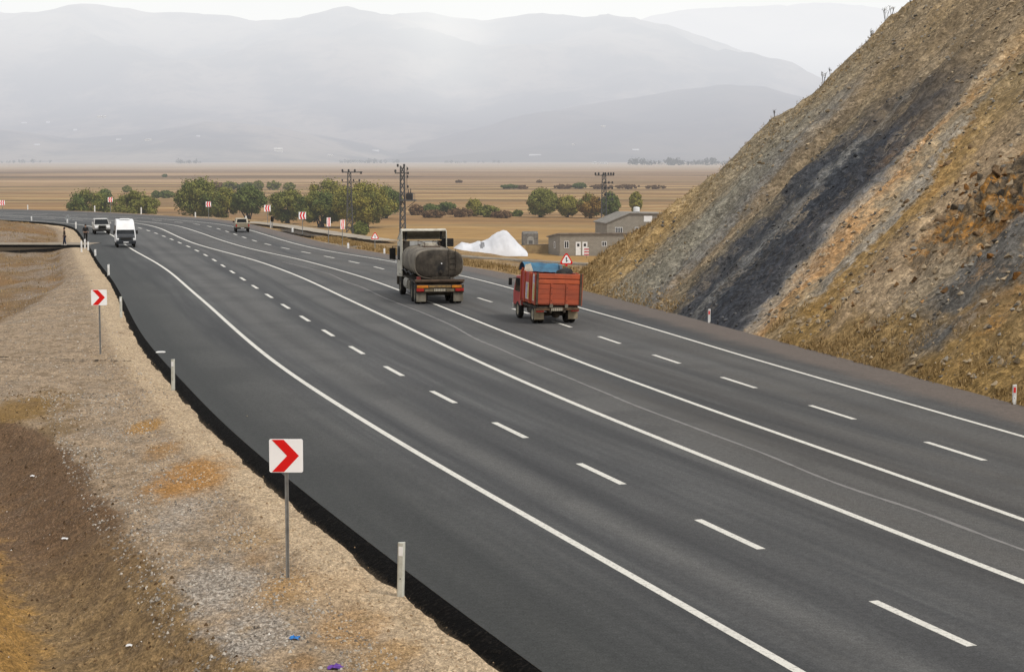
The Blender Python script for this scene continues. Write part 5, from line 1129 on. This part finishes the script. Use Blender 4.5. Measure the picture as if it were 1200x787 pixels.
sh = empty('stone_shed', ((613 - 600) / FOC * 326, 326, PLZ), R(6), label='small grey stone shed with a pale arch right of the white heap', cat='shed')
mb = MB(); mb.prism([(0, -.2), (2.4, -.2), (2.4, 2.2), (1.2, 2.6), (0, 2.2)], 1.35); o = mb.build('wall', paint('shed_stone', (0.19, 0.175, 0.155), (0.10, 0.095, 0.085), 2.0, .95, haze=True), sh); o.location.x = 1.35
pp = [(1.35 + .62 * math.cos(R(a)), 1.15 + .62 * math.sin(R(a))) for a in range(0, 181, 20)] + [(.73, .05), (1.97, .05)]
mb = MB(); mb.loft([[(a, -.03, b) for a, b in pp], [(a, -.002, b) for a, b in pp]]); ar = mb.build('arch', paint('arch_pale', (0.32, 0.31, 0.28), None, 3, .9, haze=True), sh)
mb = MB(); mb.box(1.0, 1.7, -.05, -.031, .05, 1.0); mb.build('opening', paint('opening_grey', (0.12, .115, .11), None, 3, .9, haze=True), ar)
lw = empty('low_wall', ((616 - 600) / FOC * 302, 302, PLZ), R(4), label='low yellowish wall between the white heap and the long building', cat='wall')
mb = MB(); mb.box(0, 4.3, 0, .35, -.2, 1.35); mb.build('wall_body', paint('wall_yellow', (0.30, 0.215, 0.10), (0.22, .15, .07), 1.5, .95, haze=True), lw, bevel=.03); mb = MB(); mb.box(-.05, 4.35, -.05, .4, 1.352, 1.45); mb.build('coping', paint('coping_grey', (0.24, 0.2, 0.15), None, 2, .9, haze=True), lw)
# sheeted heap
hp = empty('sheeted_heap', ((528 - 600) / FOC * 292, 292, PLZ), 0, label='white sheeted heap with a sharp peak behind the grass bank', cat='heap')
pf = [(0, 0), (.25, .9), (.9, 1.45), (1.7, 1.95), (2.4, 1.85), (3.2, 1.75), (4.3, 2.15), (4.9, 2.1), (5.5, 2.3), (6.4, 2.95), (7.5, 3.55), (8.35, 3.95), (9.0, 3.75), (9.8, 2.9), (10.8, 1.75), (11.6, 1.05), (12.1, .6), (12.3, 0)]
P = []; nx, ny = 90, 36
for i in range(nx):
    for j in range(ny):
        xx = 12.3 * i / (nx - 1); v = -1 + 2 * j / (ny - 1); sk = .35 * v
        hh = interp(pf, max(0, min(12.3, xx + sk))) * max(0, 1 - abs(v) ** 1.5) ** .8; hh += (.07 * fbm(xx * .9, v * 2.2, 3) + .16 * (1 - abs(fbm(xx * .9 + v * 1.6, v * .8, 2, 2)))) * min(1, hh)
        P.append((xx, 3.2 * v + 3, max(-.1, hh)))
SHEET = paint('white_sheeting', (0.66, 0.67, 0.70), (0.55, 0.56, 0.59), .5, .5, bump=.12, haze=True); o = grid('sheeting', P, nx, ny, SHEET); o.parent = hp
mb = MB(); mb.add([(4.75, -.25, -.1), (5.55, -.35, -.1), (5.35, 1.6, 2.1), (4.75, 1.5, 2.25)], [(0, 1, 2, 3)]); mb.add([(4.75, -.2, -.1), (5.55, -.3, -.1), (5.35, 1.65, 2.08), (4.75, 1.55, 2.23)], [(3, 2, 1, 0)]); mb.build('grey_flap', paint('flap_grey', (0.22, 0.225, 0.24), (0.15, .155, .165), 1.5, .8, haze=True), hp)
hb = empty('hazard_board', ((684.5 - 600) / FOC * 288, 288, PLZ), 0, label='red and white striped board in front of the white doors', cat='barrier'); mb = MB(); mb.box(0, .75, 0, .05, .3, 1.6); mb.build('board', FRAME, hb)
mb = MB()
for k in range(3): mb.box(-.01, .76, -.012, -.004, .36 + .42 * k, .56 + .42 * k)
mb.build('red_stripes', paint('stripe_red_far', (0.55, .05, .06), None, 2, .5, haze=True), hb); mb = MB(); mb.cyl((.37, .08, -.2), (.37, .08, 1.5), .04, .04, 6); mb.build('stand', IRON, hb)
# concrete channel on the bank and dirt track behind it
CONC = paint('pale_concrete', (0.40, 0.355, 0.29), (0.28, 0.245, 0.195), .8, .9, haze=True)
CH = smooth_curve([(30, 108), (17, 119), (5.6, 129.7), (-3.2, 139), (-9.3, 150.5), (-14.6, 157), (-18.5, 166)], 1.0, 3, 2)
ch = empty('concrete_channel', (0, 0, 0), 0, label='long pale concrete water channel along the grass bank', cat='water channel')
def wall_strip(mb, C, o, w_, z0, z1):
    rings = []
    for k in range(len(C) - 1):
        p, d, nl = frame_at(C, k); a = p + nl * (o + w_ / 2); b = p + nl * (o - w_ / 2); rings.append([(a.x, a.y, z0), (b.x, b.y, z0), (b.x, b.y, z1), (a.x, a.y, z1)])
    mb.loft(rings)
for o_ in (0.36, -.36):
    mb = MB(); wall_strip(mb, CH, o_, .24, -.5, -.02); mb.build('channel_wall', CONC, ch)
mb = MB(); wall_strip(mb, CH, 0, .46, -.5, -.12); mb.build('channel_bed', CONC, ch)
TRK = paint('pale_track', (0.36, 0.315, 0.25), (0.26, 0.22, 0.17), .25, .95, haze=True)
ribbon('dirt_track', smooth_curve([(-11.2, 164), (-16, 176), (-21, 190), (-26, 204), (-31, 214)], 1, 3, 2), 2.2, .13, TRK, wob=.3)
DK_ = paint('ditch_shade', (0.03, 0.026, 0.02), (0.08, 0.06, 0.04), .5, .95)  # shadow inside the ditch, painted as a flat dark strip
ribbon('ditch', smooth_curve([ground_at(*p) for p in ((372, 277.5), (355, 275), (338, 271), (332, 269.5))], .5, 2, 1), 1.5, .10, DK_, wob=.6); 

# ------------------------------------------------------------------ far villages and tree belts
from mathutils.bvhtree import BVHTree
bv = []
for o in list(COL.objects):
    if o.name.startswith('mountains'): bv.append(BVHTree.FromPolygons([v.co for v in o.data.vertices], [tuple(p.vertices) for p in o.data.polygons]))
def far_hit(px, py):
    r = (px - 600) / FOC; u = (393.5 - py) / FOC; d = Vector((r, math.cos(PITCH) + u * math.sin(PITCH), -math.sin(PITCH) + u * math.cos(PITCH))).normalized(); best = None
    for b in bv:
        h = b.ray_cast(Vector((0, 0, CAMH)), d)
        if h[0] is not None and (best is None or h[3] < best[3]): best = h
    if d.z < -1e-5:
        t = (PLZ - CAMH) / d.z; q = Vector((0, 0, CAMH)) + d * t
        if best is None or t < best[3]: return q
    return best[0] if best else None
WHT_FAR = leaf = G('far_white_wall'); WHT_FAR = WHT_FAR.finish((0.58, 0.58, 0.59, 1), .8, haze=False)
WHT_FAR2 = paint('far_white_hazed', (0.86, 0.86, 0.85), (0.8, .8, .8), .1, .8, haze=True); ROOF_FAR = paint('far_roof', (0.45, 0.42, 0.40), None, .1, .8, haze=True)
for px, py, w_, h_, m in [(326, 178, 10, 4.5, WHT_FAR), (119, 138, 10, 2.2, WHT_FAR), (174, 165, 9, 2, WHT_FAR), (43, 170, 6, 1.8, WHT_FAR2), (387, 183, 6, 2, WHT_FAR), (232, 160, 4, 1.6, WHT_FAR2), (88, 153, 4, 2, WHT_FAR2), (28, 145, 6, 2, WHT_FAR2), (56, 144, 4, 2, WHT_FAR2), (139, 164, 6, 1.5, WHT_FAR2), (697, 192, 5, 2, WHT_FAR), (707, 192.5, 10, 2.3, WHT_FAR), (749, 192.5, 8, 2.3, WHT_FAR), (783, 192.5, 6, 2, WHT_FAR2), (672, 170, 4, 1.6, WHT_FAR), (707, 149, 5, 1.8, WHT_FAR), (440, 177, 8, 1.6, WHT_FAR2), (627, 182, 14, 1.4, WHT_FAR2), (745, 176, 8, 1.6, WHT_FAR2)]:
    q = far_hit(px, py)
    if q is None: continue
    D = q.y; a = w_ / FOC * D; b = h_ / FOC * D
    hs = empty('far_house', (q.x, q.y, q.z - 3), 0, label='tiny white house in the haze at the foot of the mountains', cat='house', group='white houses far across the valley')
    mb = MB(); mb.box(-a / 2, a / 2, 0, a * .5, 0, b * .75 + 3); mb.build('wall', m, hs); mb = MB(); mb.box(-a / 2 - 1, a / 2 + 1, -1, a * .5 + 1, b * .75 + 3.05, b + 3, a * .1, a * .1, a * .1); mb.build('roof', m if m is WHT_FAR else ROOF_FAR, hs)
FARLEAF = leaf_mat('far_poplar', (0.015, 0.022, 0.016), (0.03, 0.042, 0.03), (0.06, 0.07, 0.045))
def belt(px0, px1, base, hpx, n, seed):
    rr = random.Random(seed); mb = MB(); D = 15.3 * FOC / (base - HOR)
    for i in range(n):
        px = rr.uniform(px0, px1); t = (px - px0) / (px1 - px0); H = hpx / FOC * D * rr.uniform(.5, 1.0) * (.6 + .4 * math.sin(t * 9 + seed) ** 2); x = (px - 600) / FOC * D; y = D + rr.uniform(-90, 90)
        leaves(mb, Vector((x, y, PLZ + H * .5)), H * .5, 26, H * .16, rr, 1.0)
    tag(mb.build('treeline', FARLEAF, fix=False), kind='stuff')
belt(738, 862, 193.6, 11, 90, 1); belt(208, 236, 191.8, 7, 16, 2); belt(400, 470, 191.4, 8, 34, 3); belt(520, 600, 191.2, 5, 26, 4); belt(0, 60, 191.2, 6, 20, 5)

# ------------------------------------------------------------------ boulders on the cutting
import bmesh
def rock_mesh(seed, sq=(1, .8, .7)):
    rr = random.Random(seed); bm = bmesh.new()
    for _ in range(11):
        d = Vector((rr.gauss(0, 1), rr.gauss(0, 1), rr.gauss(0, 1))).normalized() * rr.uniform(.8, 1.0); bm.verts.new((d.x * sq[0], d.y * sq[1], d.z * sq[2]))
    r = bmesh.ops.convex_hull(bm, input=bm.verts); 
    for v in [v for v in bm.verts if not v.link_faces]: bm.verts.remove(v)
    bmesh.ops.bevel(bm, geom=list(bm.edges), offset=.06, segments=1, affect='EDGES')
    me = bpy.data.meshes.new('rock'); bm.to_mesh(me); bm.free(); return me
def rmat(name, a, b):
    g = G(name); o = g.obj(); n = g.noise(o, 1.3, 6, .7); f = g.noise(o, 6, 4, .8)
    return g.finish(g.mix(1.0, g.mix(g.step(n, .35, .65), a, b), g.ramp(f, [(.3, .7), (.7, 1.3)]), 'MULTIPLY'), .95, 0, g.bump(f, .8, .1), spec=.1)
RT, RO, RG_, RD = rmat('rock_tan', (0.27, 0.185, 0.11), (0.15, 0.10, 0.06)), rmat('rock_rust', (0.29, 0.135, 0.038), (0.12, 0.06, 0.025)), rmat('rock_grey', (0.20, 0.185, 0.16), (0.10, 0.09, 0.08)), rmat('rock_dark', (0.13, 0.105, 0.075), (0.07, 0.058, 0.045))
rockm = [rock_mesh(i, (1, .7 + .05 * (i % 4), .55 + .08 * (i % 3))) for i in range(9)]
def boulder(px, py, wpx, m, label, seed, group):
    s, v = on_hill(px, py); q = Vector(hill_pt(s, v)); D = q.y; rad = 1.22 * wpx / FOC * D / 2
    me = rockm[seed % 9].copy(); me.materials.clear(); me.materials.append(m)
    o = bpy.data.objects.new('boulder', me); COL.objects.link(o); o.location = q + Vector((.16, .05, -.14)) * rad; o.scale = (rad,) * 3; rr = random.Random(seed); o.rotation_euler = (rr.uniform(-.5, .5), rr.uniform(-.9, -.3), rr.uniform(0, 6))
    return tag(o, label, 'rock', group)
BG = 'boulders in the rusty break of the cutting'
for i, (px, py, w_, m, lab) in enumerate([(1178, 240, 26, RT, 'big flat tan boulder right of the rust stained hollow'), (1133, 218, 20, RO, 'bright rust coloured rock in the middle of the stained hollow'), (1145, 232, 22, RO, 'dark rust coloured rock below the bright one'), (1178, 196, 20, RT, 'tan rock at the top of the rusty break'), (1191, 198, 14, RT, 'small tan rock beside the top rock of the break'),
        (1105, 303, 17, RT, 'lone orange boulder lowest left on the cutting'), (1120, 235, 14, RT, 'pale tan rock at the left rim of the hollow'), (1160, 308, 18, RO, 'brown boulder right of the lone orange one'), (1193, 252, 16, RO, 'orange boulder at the right edge of the picture'), (1142, 285, 13, RT, 'tan rock halfway down the break'), (1113, 240, 12, RO, 'small rusty rock left of the hollow'), (1165, 262, 14, RD, 'dark rock under the big flat boulder'), (1190, 330, 18, RO, 'orange boulder low at the right edge'), (1150, 205, 18, RD, 'dark rock above the rust stained hollow'), (1172, 222, 16, RG_, 'grey rock above the big flat boulder')]):
    boulder(px, py, w_, m, lab, i + 3, BG)
rr = random.Random(3)
for i in range(90):
    px = 1160 + rr.gauss(0, 27); py = 236 + rr.gauss(0, 36)
    if px > 1215 or py > 420: continue
    boulder(px, py, rr.uniform(3, 8) if i > 34 else rr.uniform(9, 20), rr.choice([RT, RO, RO, RG_, RT, RD]), 'small broken stone lying among the larger boulders of the cutting', 30 + i, 'small stones in the break of the cutting')
for i, (px, py, w_) in enumerate([(1000, 262, 5), (1058, 158, 6), (965, 308, 7), (976, 290, 7), (1075, 392, 6), (1080, 388, 5), (1066, 398, 5), (1120, 385, 5), (1140, 418, 5), (1170, 416, 6), (1148, 372, 5)]):
    boulder(px, py, w_ * 1.2, rmat('rock_pale', (0.46, 0.40, 0.31), (0.30, 0.25, 0.18)) if i == 0 else bpy.data.materials['rock_pale'], 'small pale stone lying loose on the face of the cutting', 70 + i, 'pale stones on the cutting')
# ------------------------------------------------------------------ dry grass, gravel, litter
def blade_mat(name, a, b, haze=False):
    g = G(name); r = g.rand(); return g.finish(g.ramp(r, [(0, a), (1, b)]), .9, haze=haze, spec=.1)
DRY = blade_mat('dry_grass_blades', (0.14, 0.092, 0.036), (0.46, 0.32, 0.155)); DRY2 = blade_mat('grey_grass_blades', (0.10, 0.085, 0.06), (0.30, 0.25, 0.18))
def tuft(mb, q, h, n, rr, w=.022, spread=.16):
    for _ in range(n):
        a = rr.uniform(0, 6.283); l = rr.uniform(.2, .9); hh = h * rr.uniform(.5, 1.2); b = Vector(q) + Vector((rr.uniform(-spread, spread), rr.uniform(-spread, spread), -.03)); u = Vector((math.cos(a + 1.57), math.sin(a + 1.57), 0)) * w * rr.uniform(.6, 1.4)
        mb.add([b - u, b + u, b + Vector((math.cos(a) * l * hh * .6, math.sin(a) * l * hh * .6, hh))], [(0, 1, 2)])
rr = random.Random(11)
mb = MB()
for _ in range(1500):      # crest of the cutting
    v = rr.uniform(.2, 24); s = 50.2 + rr.gauss(-.4, 1.2) + 2.6 * math.exp(-v / 2.2); tuft(mb, hill_pt(s, v), rr.uniform(.05, .16), 4, rr)
for _ in range(1800): v = rr.uniform(0, 5) ; s = rr.uniform(50, 62); tuft(mb, hill_pt(s, v), rr.uniform(.10, .34), 6, rr)
for _ in range(2600):
    v = abs(rr.gauss(0, .9)); s = rr.uniform(-4, 22)
    if noise.noise(Vector((s * .5, v * .5, 0))) < -.05: continue
    tuft(mb, hill_pt(s, v), rr.uniform(.05, .20), 5, rr)
for _ in range(700): v = abs(rr.gauss(0, .5)); s = rr.uniform(34, 50); tuft(mb, hill_pt(s, v), rr.uniform(.05, .16), 4, rr)
tag(mb.build('dry_grass', DRY, fix=False), kind='stuff')
mb = MB()
for _ in range(2800):
    v = rr.uniform(1, 21); s = rr.uniform(35, 50) if rr.random() < .7 else rr.uniform(10, 50)
    if 24.5 + .42 * v < s < 34.5 + .42 * v and rr.random() < .7 and v < 12: continue
    tuft(mb, hill_pt(s, v), rr.uniform(.05, .17), 3, rr, .018)
tag(mb.build('dry_grass', DRY2, fix=False), kind='stuff')
for px, py, h in [(948, 92, .75), (1026, 28, .9), (1031, 22, .55), (1020, 40, .45), (960, 84, .4), (1047, 4, .7), (900, 141, .35)]:      # tall weeds on the skyline
    s, v = on_hill(px, py); q = Vector(hill_pt(50.7, v)); w_ = empty('dry_weed', q, 0, label='tall dry weed standing on the skyline crest of the cutting', cat='weed', group='tall weeds on the crest'); mb = MB()
    for k in range(4):
        a = rr.uniform(0, 6.28); t_ = Vector((.25 * h * math.cos(a), .25 * h * math.sin(a), h * rr.uniform(.7, 1))); mb.cyl((0, 0, -.1), t_, .014, .008, 4)
        for j in range(4): m_ = t_ * rr.uniform(.4, 1); mb.cyl(m_, m_ + Vector((rr.uniform(-.1, .1), rr.uniform(-.1, .1), .10)), .008, .004, 4)
    mb.build('stalks', BARK, w_); mb = MB(); leaves(mb, Vector((0, 0, h * .72)), h * .26, 22, .035, rr); tag(mb.build('seed_heads', DRY2, w_, fix=False), kind='stuff')
# bank right of the road
mb = MB()
for _ in range(5200):
    k = rr.uniform(96, 175); p, d, nl = frame_at(RIGHT_EDGE, k); o = rr.uniform(.7, 12 if k < 125 else 3.2); q = p - nl * o
    dens = noise.noise(Vector((q.x * .3, q.y * .3, 0)))
    if dens < -.25: continue
    tuft(mb, (q.x, q.y, -.1), rr.uniform(.12, .36), 6, rr, .03, .3)
tag(mb.build('dry_grass', DRY, fix=False), kind='stuff')
# left slopes
def verge_pt(s, v):
    p, d, nl = frame_at(LEFT_EDGE, s); q = p + nl * v; z, k, g_ = verge_z(v, min(p.y, 225), q.x, q.y); return Vector((q.x, q.y, z)), k + 3 * g_
mb = MB()
for _ in range(5000):
    s = rr.uniform(60, 235); v = rr.uniform(1.4, 15); q, k = verge_pt(s, v)
    if k < 1.6 or noise.noise(Vector((q.x * .5, q.y * .5, 3))) < -.1: continue
    tuft(mb, q, rr.uniform(.08, .26), 4, rr, .022, .3)
tag(mb.build('dry_grass', DRY, fix=False), kind='stuff')
# loose stones of the verge
def stones(n, s0, s1, v0, v1, r0, r1, m, seed, keep=None):
    rr = random.Random(seed); mb = MB()
    for _ in range(n):
        s = s0 + (s1 - s0) * rr.random() ** 1.5; v = rr.uniform(v0, v1); q, k = verge_pt(s, v)
        if keep and not keep(q, v, k, rr): continue
        r = r0 + (r1 - r0) * rr.random() ** 3; a = rr.uniform(0, 6.28); c_, s_ = math.cos(a) * r, math.sin(a) * r; e = rr.uniform(.5, .9); hgt = r * rr.uniform(.5, .9)
        mb.add([q + Vector((c_, s_, -r * .2)), q + Vector((-s_ * e, c_ * e, -r * .1)), q + Vector((-c_ * .9, -s_ * .9, -r * .2)), q + Vector((s_ * e * 1.1, -c_ * e * 1.1, -r * .1)), q + Vector((c_ * .35, s_ * .3, hgt)), q + Vector((-c_ * .3, -s_ * .35, hgt * .9))],
               [(0, 1, 4), (1, 2, 5), (1, 5, 4), (2, 3, 5), (3, 0, 4), (3, 4, 5)])
    tag(mb.build('gravel', m), kind='stuff')
GV = blade_mat('gravel_stones', (0.11, 0.095, 0.08), (0.50, 0.46, 0.40)); GVT = blade_mat('gravel_tan', (0.20, 0.13, 0.07), (0.55, 0.43, 0.29)); GVW = blade_mat('stone_chips_white', (0.55, 0.52, 0.47), (0.80, 0.78, 0.74)); GVD = blade_mat('clods', (0.05, 0.032, 0.018), (0.18, 0.115, 0.06))
stones(16000, 14, 60, 1.6, 4.6, .010, .048, GV, 1, lambda q, v, k, r: noise.noise(Vector((q.x * .8, q.y * .4, 1))) > -.05 or r.random() < .25)
stones(9000, 12, 75, .6, 2.4, .008, .045, GVT, 2)
stones(1500, 14, 60, 2.4, 8.0, .008, .03, GVW, 3, lambda q, v, k, r: abs(noise.noise(Vector((q.x * .5, q.y * 1.1, 6)))) < .10 or 3.4 < v < 4.4 and r.random() < .35)
stones(7000, 12, 62, 3.8, 10, .008, .055, GVD, 4)
stones(2500, 58, 120, .7, 7, .012, .06, GV, 5)
# loose scree on the cutting
def scree(n, m, seed, r0, r1, keep):
    rr = random.Random(seed); mb = MB()
    for _ in range(n):
        s = rr.uniform(2, 50); v = rr.uniform(.1, 20)
        if not keep(s, v, rr): continue
        q = Vector(hill_pt(s, v)); r = r0 + (r1 - r0) * rr.random() ** 4; vs = []
        for d in ((1, 0, 0), (-1, 0, 0), (0, 1, 0), (0, -1, 0), (0, 0, 1), (0, 0, -1)): vs.append(q + Vector((d[0] + rr.uniform(-.35, .35), d[1] + rr.uniform(-.35, .35), d[2] * .8 + rr.uniform(-.3, .3))) * r)
        mb.add(vs, [(0, 2, 4), (2, 1, 4), (1, 3, 4), (3, 0, 4), (2, 0, 5), (1, 2, 5), (3, 1, 5), (0, 3, 5)])
    tag(mb.build('scree', m), kind='stuff')
def shale(s, v): return 24.5 < s - .42 * v < 34.5 and v < 13
scree(7000, blade_mat('scree_tan', (0.12, 0.09, 0.055), (0.42, 0.33, 0.22)), 21, .02, .17, lambda s, v, r: not shale(s, v) and (s < 36 or r.random() < .3) and noise.noise(Vector((s * .35, v * .2, 4))) > -.25)
scree(5000, blade_mat('scree_grey', (0.06, 0.056, 0.05), (0.30, 0.27, 0.225)), 22, .02, .15, lambda s, v, r: not shale(s, v) and noise.noise(Vector((s * .3, v * .2, 9))) > -.1)
scree(4200, blade_mat('scree_shale', (0.018, 0.019, 0.022), (0.13, 0.13, 0.13)), 23, .02, .13, lambda s, v, r: shale(s, v))
scree(1500, blade_mat('scree_rust', (0.10, 0.055, 0.025), (0.34, 0.19, 0.08)), 24, .03, .22, lambda s, v, r: s < 26 and (((s - 14.6) / 5) ** 2 + ((v - 5.5) / 4.5) ** 2 < 1 or r.random() < .12))
# stray crumbs on the tar edge
mb = MB(); 
for _ in range(260):
    s = rr.uniform(14, 90); p, d, nl = frame_at(LEFT_EDGE, s); v = .46 - abs(rr.gauss(0, .06)); q = p + nl * max(.1, v); r = rr.uniform(.006, .02); z = -.215 * (min(1, v / .46)) ** 1.3
    mb.add([(q.x + r, q.y, z), (q.x, q.y + r, z), (q.x - r, q.y, z), (q.x, q.y - r, z), (q.x, q.y, z + r * 1.3)], [(0, 1, 4), (1, 2, 4), (2, 3, 4), (3, 0, 4)])
tag(mb.build('gravel', GVT), kind='stuff')
# litter
def scrap(px, py, size, m, label, seed, cat='litter', z=-.2):
    s_ = near_curve(LEFT_EDGE, ground_at(px, py, z)); q, k = verge_pt(s_[0], max(.7, s_[1])); P = []; n = 9
    if k > .3:                                  # refine on the ditch slope
        for _ in range(8): g_ = ground_at(px, py, q.z); s_ = near_curve(LEFT_EDGE, g_); q, k = verge_pt(s_[0], max(.7, s_[1]))
    for i in range(n):
        for j in range(n):
            u, v = i / 8 - .5, j / 8 - .5; P.append((size * (u + .25 * fbm(u * 3, v * 3, seed)), size * .7 * (v + .25 * fbm(v * 3, u * 3, seed + 4)), size * .28 * (1 + fbm(u * 4, v * 4, seed + 9)) * (1 - 2.2 * (u * u + v * v))))
    o = grid('plastic_scrap', P, n, n, m); o.location = q + Vector((0, 0, .012)); return tag(o, label, cat)
scrap(345, 749, .15, paint('scrap_blue', (0.03, 0.22, 0.62), (0.02, .15, .45), 6, .4), 'crumpled light blue plastic scrap on the gravel below the big chevron', 1)
scrap(160, 783, .12, paint('scrap_deep_blue', (0.03, 0.10, 0.45), (0.02, .07, .3), 6, .4), 'deep blue plastic scrap at the bottom edge of the ditch', 2)
scrap(393, 783, .20, paint('scrap_purple', (0.16, 0.06, 0.36), (0.08, .03, .2), 9, .5), 'purple plastic bag on the gravel at the bottom edge', 3)
scrap(76, 632, .14, paint('scrap_white', (0.78, 0.78, 0.78), (0.65, .65, .65), 6, .5), 'white crumpled bottle lying in the ditch', 4)
scrap(152, 757, .10, MATS['scrap_white'], 'small white scrap beside the deep blue one in the ditch', 5)
scrap(38, 555, .13, MATS['scrap_white'], 'flat white scrap on the dark ditch slope', 6)
# pale stick across the tar edge, pale slab on the asphalt
a = ground_at(279, 493.5, -.2); b = ground_at(290, 487.5, 0)
st_ = MB(); st_.cyl((0, 0, 0), (b[0] - a[0], b[1] - a[1], .20), .022, .018, 7); st_.cyl(((b[0] - a[0]) * .6, (b[1] - a[1]) * .6, .12), ((b[0] - a[0]) * .6 + .05, (b[1] - a[1]) * .6 - .04, .17), .012, .008, 6); o = st_.build('wooden_stick', paint('stick_wood', (0.34, 0.29, 0.22), (0.2, .17, .13), 12, .9)); o.location = (a[0], a[1], -.19); tag(o, 'pale wooden stick leaning across the black tar edge', 'stick')
x, y = ground_at(188, 413); mb = MB(); mb.add([(-.17, -.10, .006), (.16, -.12, .006), (.19, .09, .006), (.08, .15, .006), (-.14, .12, .006), (-.15, -.07, .045), (.14, -.09, .05), (.17, .07, .045), (.07, .12, .05), (-.12, .10, .045)], [(4, 3, 2, 1, 0), (5, 6, 7, 8, 9), (0, 1, 6, 5), (1, 2, 7, 6), (2, 3, 8, 7), (3, 4, 9, 8), (4, 0, 5, 9)]); o = mb.build('flat_stone', MATS['post_white'], bevel=.01); o.location = (x, y, 0); tag(o, 'flat white stone lying on the asphalt near the smaller chevron sign', 'stone')
# ------------------------------------------------------------------ camera, light, render
cam = bpy.data.cameras.new('camera'); co = bpy.data.objects.new('camera', cam); COL.objects.link(co)
co.location = (0, 0, CAMH); co.rotation_euler = (R(90) - PITCH, 0, 0)
cam.sensor_width = 36; cam.lens = FOC / 1200 * 36; cam.clip_start = 0.5; cam.clip_end = 80000
S.camera = co
EL, AZ = R(50), R(132)             # sun behind thin cloud, high over the right shoulder
w = bpy.data.worlds.new('World'); S.world = w; w.use_nodes = True
nt = w.node_tree; nt.nodes.clear()
out = nt.nodes.new('ShaderNodeOutputWorld'); bg = nt.nodes.new('ShaderNodeBackground')
sky = nt.nodes.new('ShaderNodeTexSky'); sky.sky_type = 'NISHITA'; sky.sun_disc = False
sky.sun_elevation = EL; sky.sun_rotation = AZ; sky.dust_density = 4.0; sky.air_density = 1.0
tc = nt.nodes.new('ShaderNodeTexCoord'); nz = nt.nodes.new('ShaderNodeTexNoise'); nz.inputs['Scale'].default_value = 1.6; nz.inputs['Detail'].default_value = 5
cr = nt.nodes.new('ShaderNodeValToRGB'); cr.color_ramp.elements[0].position = 0.3; cr.color_ramp.elements[1].position = 0.7
cr.color_ramp.elements[0].color = (8.0, 8.1, 8.2, 1); cr.color_ramp.elements[1].color = (9.8, 9.8, 9.75, 1)
mx = nt.nodes.new('ShaderNodeMixRGB'); mx.inputs[0].default_value = 0.82      # thin bright overcast over the blue
L = nt.links.new
L(tc.outputs['Generated'], nz.inputs['Vector']); L(nz.outputs[0], cr.inputs[0]); L(sky.outputs[0], mx.inputs[1]); L(cr.outputs[0], mx.inputs[2])
sx_ = nt.nodes.new('ShaderNodeSeparateXYZ'); L(tc.outputs['Generated'], sx_.inputs[0])
gr = nt.nodes.new('ShaderNodeValToRGB'); gr.color_ramp.elements[0].position = 0.0; gr.color_ramp.elements[0].color = (1.30, 1.29, 1.27, 1)   # brighter haze near the horizon
gr.color_ramp.elements[1].position = 0.35; gr.color_ramp.elements[1].color = (1, 1, 1, 1); L(sx_.outputs[2], gr.inputs[0])
ml = nt.nodes.new('ShaderNodeMixRGB'); ml.blend_type = 'MULTIPLY'; ml.inputs[0].default_value = 1.0; L(mx.outputs[0], ml.inputs[1]); L(gr.outputs[0], ml.inputs[2])
L(ml.outputs[0], bg.inputs[0]); bg.inputs[1].default_value = 0.10; L(bg.outputs[0], out.inputs[0])
sl = bpy.data.lights.new('sun', 'SUN'); sl.energy = 2.1; sl.angle = R(11); sl.color = (1.0, 0.95, 0.87)
so = bpy.data.objects.new('sun', sl); COL.objects.link(so)
sd = Vector((math.sin(AZ) * math.cos(EL), math.cos(AZ) * math.cos(EL), math.sin(EL)))
so.rotation_euler = (-sd).to_track_quat('-Z', 'Y').to_euler(); so.location = (30, 60, 80)
S.view_settings.view_transform = 'Standard'; S.view_settings.look = 'None'; S.view_settings.exposure = 0; S.view_settings.gamma = 1
S.cycles.use_denoising = True; S.cycles.max_bounces = 5; S.cycles.diffuse_bounces = 3
S.cycles.use_adaptive_sampling = True; S.cycles.adaptive_threshold = 0.02
